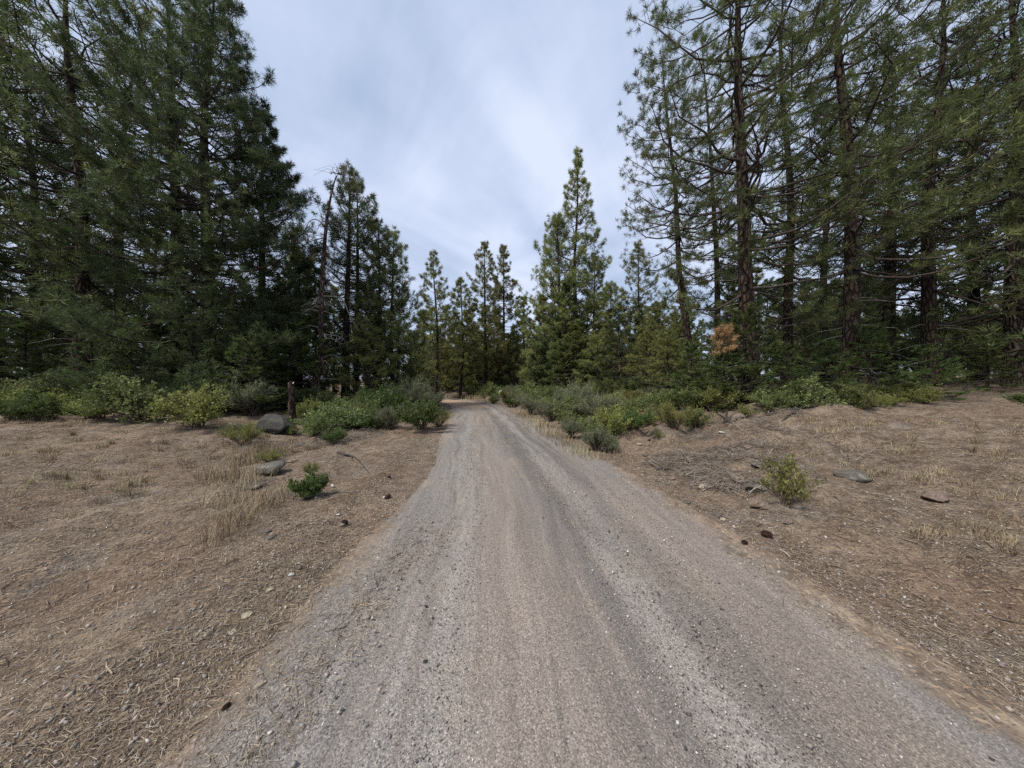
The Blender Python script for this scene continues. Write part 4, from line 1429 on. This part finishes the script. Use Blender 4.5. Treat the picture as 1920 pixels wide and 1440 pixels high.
stick("dead_bush", [([(1361, 797, -0.03), (1362, 787, (0.0,)), (1363, 779, (0.02,)), (1364, 767, (0.0,))], [0.035, 0.03, 0.024, 0.014]),
                    ([(1361, 797, -0.03), (1358, 783, (0.03,)), (1350, 777, (0.06,)), (1346, 770, (0.04,))], [0.03, 0.022, 0.016, 0.009]),
                    ([(1362, 797, -0.03), (1366, 784, (-0.05,)), (1369, 779, (-0.05,)), (1373, 776, (-0.05,))], [0.026, 0.018, 0.013, 0.007]),
                    ([(1363, 798, -0.03), (1376, 792, (0.02,)), (1384, 786, (0.05,)), (1393, 781, (0.05,))], [0.028, 0.022, 0.014, 0.006]),
                    ([(1363, 798, -0.02), (1357, 795, (-0.06,)), (1352, 793, (-0.08,)), (1351, 789, (-0.08,))], [0.022, 0.018, 0.012, 0.006])],
      BLACKWOOD, "burnt bush skeleton with black upward prongs on the right bank", "dead bush")
stick("dead_bush", [([(1396, 775, -0.03), (1391, 766, (0.0,)), (1387, 756, (0.02,))], [0.028, 0.022, 0.010])], BLACKWOOD, "single black dead prong right of the burnt bush", "dead bush")
stick("fallen_branch", [([(1466, 792, 0.0), (1473, 784, (0.0,)), (1482, 778, (0.04,)), (1494, 775, (0.10,)), (1515, 771, (0.2,))], [0.016, 0.022, 0.024, 0.020, 0.012]), ([(1466, 792, 0.0), (1478, 789, (-0.05,)), (1486, 784, (-0.08,))], [0.014, 0.011, 0.005])],
      BLACKWOOD, "dark dead limb lying on the bank at the photo's right edge", "fallen branch")
stick("fallen_branch", [([(633, 850, 0.02), (645, 855, 0.03), (658, 858, 0.03), (670, 864, 0.02), (690, 887, 0.01)], [0.02, 0.024, 0.018, 0.012, 0.006]), ([(658, 858, 0.03), (662, 866, 0.01)], [0.010, 0.005])],
      BLACKWOOD, "dark fallen branch tapering across the litter on the left slope", "fallen branch")
stick("fallen_branch", [([(617, 820, -0.02), (619, 806, (0.0,)), (627, 797, (0.02,)), (637, 796, (0.05,)), (648, 800, (0.05,))], [0.022, 0.02, 0.016, 0.012, 0.006])],
      BLACKWOOD, "arched dead twig in front of the left thicket", "dead twig")
stick("fallen_branch", [([(500, 889, 0.02), (520, 884, 0.03), (535, 875, 0.05), (541, 860, 0.2)], [0.012, 0.012, 0.009, 0.004])], TWIG, "thin dark stick across the flat grey rock", "fallen branch")
stick("fallen_branch", [([(1462, 1034, 0.01), (1472, 1040, 0.015), (1482, 1047, 0.01)], [0.006, 0.007, 0.006])], STRAWSTICK, "short pale stick at the foot of the right bank", "fallen branch")
stick("fallen_branch", [([(1316, 923, 0.02), (1336, 915, 0.03), (1350, 908, 0.04), (1362, 903, 0.05)], [0.010, 0.010, 0.008, 0.004])], STRAWSTICK, "pale stick lying left of the brown rock on the bank", "fallen branch")
stick("fallen_branch", [([(1216, 830, 0.02), (1228, 823, 0.05), (1240, 817, 0.09)], [0.030, 0.025, 0.012])], BLACKWOOD, "short charred stick on the bank under the bright green shrub", "fallen branch")
stick("fallen_branch", [([(640, 760, 0.55), (652, 745, 0.8), (660, 740, 0.9)], [0.012, 0.010, 0.005])], DEADLIMB, "bleached twig poking from the left thicket below the snag", "dead twig")
stick("fallen_branch", [([(1370, 868, 0.01), (1395, 860, 0.03), (1425, 862, 0.02), (1450, 868, 0.01)], [0.010, 0.012, 0.010, 0.004])], TWIG, "long thin twig across the litter of the right bank", "fallen branch")

# ------------------------------------------------------------------ litter, dry grass, gravel
def verge_points(rng, n, ulo, uhi, dmin, dmax, xmax=1.9, power=2.0):
    """points on the verges, denser towards the camera"""
    out = []
    tot = 0
    while tot < n:
        m = n * 3
        d = dmin * (dmax / dmin) ** (rng.uniform(0, 1, m) ** (1.0 if power == 2 else 0.7))
        x = rng.uniform(-xmax, xmax, m) * (d + 0.8)
        u, s = road_uv(x, d)
        k = (np.abs(u) > ulo + 0.25 * snoise(x * 1.0, d, sines(61, 14, 0.8, 5)) + 0.25 * rng.uniform(-1, 1, m)) & (np.abs(u) < uhi)
        o = np.stack([x[k], d[k], u[k]], 1)
        out.append(o)
        tot += len(o)
    return np.concatenate(out)[:n]


rng = np.random.default_rng(90)
# fallen needles and straw lying flat
q = verge_points(rng, 150000, 1.88, 30, 0.9, 14)
q2 = verge_points(rng, 14000, 1.80, 2.6, 0.9, 9)
q = np.concatenate([q[:135000], q2])
n = len(q)
z = ground_z(q[:, 0], q[:, 1])
a = rng.uniform(0, 2 * pi, n)
L = rng.uniform(0.018, 0.055, n) * (1 + 0.12 * q[:, 1])
w = rng.uniform(0.0005, 0.0012, n) * (1 + 0.45 * q[:, 1])
d = np.stack([np.cos(a), np.sin(a), rng.uniform(-0.05, 0.28, n)], 1) * L[:, None]
sd = np.stack([-np.sin(a), np.cos(a), rng.normal(0, 0.3, n)], 1) * w[:, None]
c = np.stack([q[:, 0], q[:, 1], z + rng.uniform(0.002, 0.016, n)], 1)
V = np.stack([c - d / 2 - sd, c - d / 2 + sd, c + d / 2], 1).reshape(-1, 3)
obj("needle_litter", build_mesh("needle_litter", [(V, np.arange(3 * n).reshape(-1, 3), 0)], [LITTER], False, {"tint": np.repeat(np.clip(rng.beta(1.6, 1.5, n), 0, 1), 3)}),
    None, "brown pine-needle litter strewn over both verges", "litter", kind="stuff")

# bark chips, twigs and stones lying in the litter
q = verge_points(rng, 5200, 2.0, 14, 1.0, 13)
n = len(q)
z = ground_z(q[:, 0], q[:, 1])
a = rng.uniform(0, 2 * pi, n)
L = np.exp(rng.normal(math.log(0.026), 0.5, n)) * (1 + 0.10 * q[:, 1])
P0 = np.stack([q[:, 0], q[:, 1], z + 0.006], 1)
dv = np.stack([np.cos(a), np.sin(a), rng.normal(0.03, 0.12, n)], 1) * L[:, None]
P = np.stack([P0 - dv, P0 + rng.normal(0, 0.12, (n, 3)) * L[:, None] * (1, 1, 0.2) + (0, 0, 0.006), P0 + dv], 1)
tv, tf = tubes(P, (0.0012 + 0.035 * L)[:, None] * rng.uniform(0.5, 1.3, (n, 1)) * np.array([0.8, 1.0, 0.45]), 4)
obj("twig_debris", build_mesh("twig_debris", [(tv, tf, 0)], [LITTER], True, {"tint": np.repeat(np.clip(rng.beta(0.8, 1.1, n), 0, 1), 12)}),
    None, "small broken twigs and bark scattered over the litter", "twigs", kind="stuff")

# grey tangles of dead brush and slash
cen = []
for pxl, yp, rr, cnt_ in ((1300, 880, 0.55, 260), (1350, 860, 0.6, 260), (1250, 865, 0.5, 200), (1400, 850, 0.6, 240), (1330, 905, 0.4, 160), (1440, 825, 0.7, 240), (1380, 800, 0.7, 200), (1300, 820, 0.6, 160), (1470, 860, 0.5, 160),
                          (665, 815, 0.9, 300), (640, 830, 0.6, 180), (600, 838, 0.6, 150), (1450, 785, 0.6, 200), (520, 845, 0.5, 120), (1160, 818, 0.5, 140), (1390, 925, 0.3, 120), (1180, 770, 0.9, 150), (700, 775, 1.1, 160), (1600, 850, 0.8, 150)):
    x, y, _ = spot(pxl, yp)
    a = rng.uniform(0, 2 * pi, cnt_)
    q_ = np.sqrt(rng.uniform(0, 1, cnt_)) * rr
    cen.append(np.stack([x + np.cos(a) * q_, y + np.sin(a) * q_ * 0.8, np.full(cnt_, rr)], 1))
cen = np.concatenate(cen)
n = len(cen)
a = rng.uniform(0, 2 * pi, n)
L = rng.uniform(0.06, 0.22, n)
P0 = np.stack([cen[:, 0], cen[:, 1], ground_z(cen[:, 0], cen[:, 1]) + rng.uniform(0.0, 0.07, n)], 1)
dv = np.stack([np.cos(a), np.sin(a), rng.normal(0.15, 0.35, n)], 1) * L[:, None]
P = np.stack([P0 - dv * (1, 1, 0.1), P0 + rng.normal(0, 0.2, (n, 3)) * L[:, None] + (0, 0, 0.03), P0 + dv], 1)
tv, tf = tubes(P, rng.uniform(0.0018, 0.005, (n, 1)) * np.array([1.0, 0.9, 0.5]), 3)
BRUSH = make_tinted("dead_brush_twigs", [(0, (0.045, 0.036, 0.030)), (0.5, (0.150, 0.122, 0.098)), (1.0, (0.330, 0.285, 0.235))])
obj("dead_brush", build_mesh("dead_brush", [(tv, tf, 0)], [BRUSH], True, {"tint": np.repeat(rng.uniform(0, 1, n), 9)}),
    None, "grey tangled dead twigs and slash on the bank and verge", "dead brush", kind="stuff")

# standing dry grass in clumps
def grass(n, pts, hgt, spread, per):
    nc = len(pts)
    V, t = [], []
    m = nc * per
    ci = np.repeat(np.arange(nc), per)
    c = pts[ci].copy()
    c[:, :2] += rng.normal(0, 1, (m, 2)) * spread[ci][:, None]
    c[:, 2] = ground_z(c[:, 0], c[:, 1]) - 0.005
    a = rng.uniform(0, 2 * pi, m)
    h = hgt[ci] * rng.uniform(0.4, 1.15, m)
    bend = rng.uniform(0.05, 0.9, m)
    d = np.stack([np.cos(a) * bend, np.sin(a) * bend, np.ones(m)], 1) * h[:, None]
    p1 = c + d * 0.5 * (1, 1, 1.15)
    p2 = c + d * (1.25, 1.25, 0.85)
    wd = 0.0008 + 0.00035 * c[:, 1]
    sd = np.stack([-np.sin(a), np.cos(a), 0 * a], 1) * (wd * rng.uniform(0.6, 1.3, m))[:, None]
    V = np.stack([c - sd, c + sd, p1 + sd * 0.7, p2, p1 - sd * 0.7], 1).reshape(-1, 3)
    b5 = np.arange(m)[:, None] * 5
    F = np.concatenate([b5 + np.array([0, 1, 2]), b5 + np.array([0, 2, 4]), b5 + np.array([4, 2, 3])])
    tint = np.clip(rng.beta(2, 2, nc)[ci] + rng.normal(0, 0.12, m), 0, 1)
    return V, F, np.repeat(tint, 5)


g = verge_points(rng, 1100, 2.15, 14, 1.2, 15, power=1)
T_G = sines(44, 14, 0.35, 1.6)
dens = snoise(g[:, 0], g[:, 1], T_G) + np.where(g[:, 2] < 0, 0.15, -1.0) + np.where(np.abs(g[:, 2]) > 3, 0.25, -0.3) + np.where((g[:, 1] > 7) & (g[:, 2] > 0) & (g[:, 2] < 3.2), 1.8, 0)
g = g[dens > 0.35]
V1 = grass(0, np.stack([g[:, 0], g[:, 1], 0 * g[:, 0]], 1), rng.uniform(0.05, 0.20, len(g)), rng.uniform(0.015, 0.07, len(g)), 46)
# rank clumps by the flat rock and along the right road edge
cl = []
for pxl, yp, h in ((440, 900, .4), (455, 870, .42), (470, 905, .35), (430, 945, .4), (445, 985, .35), (500, 860, .4), (520, 850, .35), (480, 850, .38), (425, 1010, .35), (470, 960, .25), (540, 925, .2), (500, 940, .25), (400, 900, .4),
                   (1010, 802, .35), (1030, 815, .3), (1045, 822, .3), (1060, 835, .3), (1000, 792, .35), (985, 784, .4), (970, 778, .4), (1085, 848, .25), (1100, 858, .2), (1160, 858, .2), (900, 752, .7), (885, 749, .7), (870, 748, .7), (915, 756, .6), (850, 747, .7), (1255, 838, .2), (1290, 800, .25), (1310, 790, .25), (1335, 785, .25)):
    x, y, _ = spot(pxl, yp)
    cl.append((x, y, h))
cl = np.array(cl)
V2 = grass(0, np.stack([cl[:, 0], cl[:, 1], 0 * cl[:, 0]], 1), cl[:, 2], 0.05 + 0.018 * cl[:, 1], 140)
Vg = np.concatenate([V1[0], V2[0]])
Fg = np.concatenate([V1[1], V2[1] + len(V1[0])])
obj("dry_grass", build_mesh("dry_grass", [(Vg, Fg, 0)], [STRAW], False, {"tint": np.concatenate([V1[2], V2[2]])}), None, "dry straw-coloured grass on both verges", "grass", kind="stuff")

# loose gravel
def grains(rng, x, y, z, r):
    n = len(x)
    base = np.array([[1, 0, 0], [-1, 0, 0], [0, 1, 0], [0, -1, 0], [0, 0, 1], [0, 0, -1]], float)
    tri = np.array([[0, 2, 4], [2, 1, 4], [1, 3, 4], [3, 0, 4], [2, 0, 5], [1, 2, 5], [3, 1, 5], [0, 3, 5]])
    sc3 = r[:, None] * rng.uniform(0.55, 1.25, (n, 3)) * np.array([1, 1, 0.75])
    v = base[None] * sc3[:, None] * rng.uniform(0.75, 1.2, (n, 6, 1))
    A = nrm(rng.normal(size=(n, 3)))
    B = nrm(np.cross(A, rng.normal(size=(n, 3))))
    Cc = np.cross(A, B)
    v = v[..., 0:1] * A[:, None] + v[..., 1:2] * B[:, None] + v[..., 2:3] * Cc[:, None]
    v += np.stack([x, y, z + r * 0.35], 1)[:, None]
    f = tri[None] + (np.arange(n) * 6)[:, None, None]
    return v.reshape(-1, 3), f.reshape(-1, 3)


n = 46000
d = 0.85 * (11 / 0.85) ** (rng.uniform(0, 1, n) ** 1.15)
un = np.clip(rng.normal(0, 1.25, n), -3.0, 2.6)
un = np.where(rng.uniform(size=n) < 0.5, rng.uniform(-2.2, 2.2, n), un)
ln = snoise(un * 2.2, d * 0.25, sines(70, 12, 0.8, 4))
keep = (ln + rng.normal(0, 1.0, n)) > -0.9
d, un = d[keep], un[keep]
cxx = np.interp(d, ROAD[:, 1][:300], ROAD[:, 0][:300])
x = cxx + un
u, s_ = road_uv(x, d)
au = np.abs(u)
zg = ground_z(x, d) * smooth(1.5, 1.95, au) + (1 - smooth(1.5, 1.95, au)) * (0.020 * (1 - (u / HALF) ** 2)) + 0.002
r = np.exp(rng.normal(math.log(0.0032), 0.42, len(x))) * (1 + 0.12 * d)
tint = np.clip(np.where(rng.uniform(size=len(x)) < 0.16, rng.uniform(0, 0.15, len(x)), rng.normal(0.58, 0.2, len(x))), 0, 0.97)
tint = np.where(rng.uniform(size=len(x)) < 0.01, 1.0, tint)
Vp, Fp = grains(rng, x, d, zg, np.minimum(r, 0.020))
q = np.concatenate([verge_points(rng, 6000, 1.7, 9, 0.9, 11), verge_points(rng, 2600, 1.75, 2.7, 0.9, 8)])
rv = np.exp(rng.normal(math.log(0.0065), 0.55, len(q))) * (1 + 0.08 * q[:, 1])
Vq, Fq = grains(rng, q[:, 0], q[:, 1], ground_z(q[:, 0], q[:, 1]), np.minimum(rv, 0.016))
Fp = np.concatenate([Fp, Fq + len(Vp)])
Vp = np.concatenate([Vp, Vq])
tint = np.concatenate([tint, np.clip(rng.normal(0.62, 0.2, len(q)), 0.1, 0.96)])
obj("gravel", build_mesh("gravel", [(Vp, Fp, 0)], [PEBBLE], False, {"tint": np.repeat(tint, 6)}), None, "loose grey and pinkish gravel on the road", "gravel", kind="stuff")
if __name__ == "__main__":
    print("triangles", sum(len(m.loops) - 2 * len(m.polygons) for m in bpy.data.meshes))
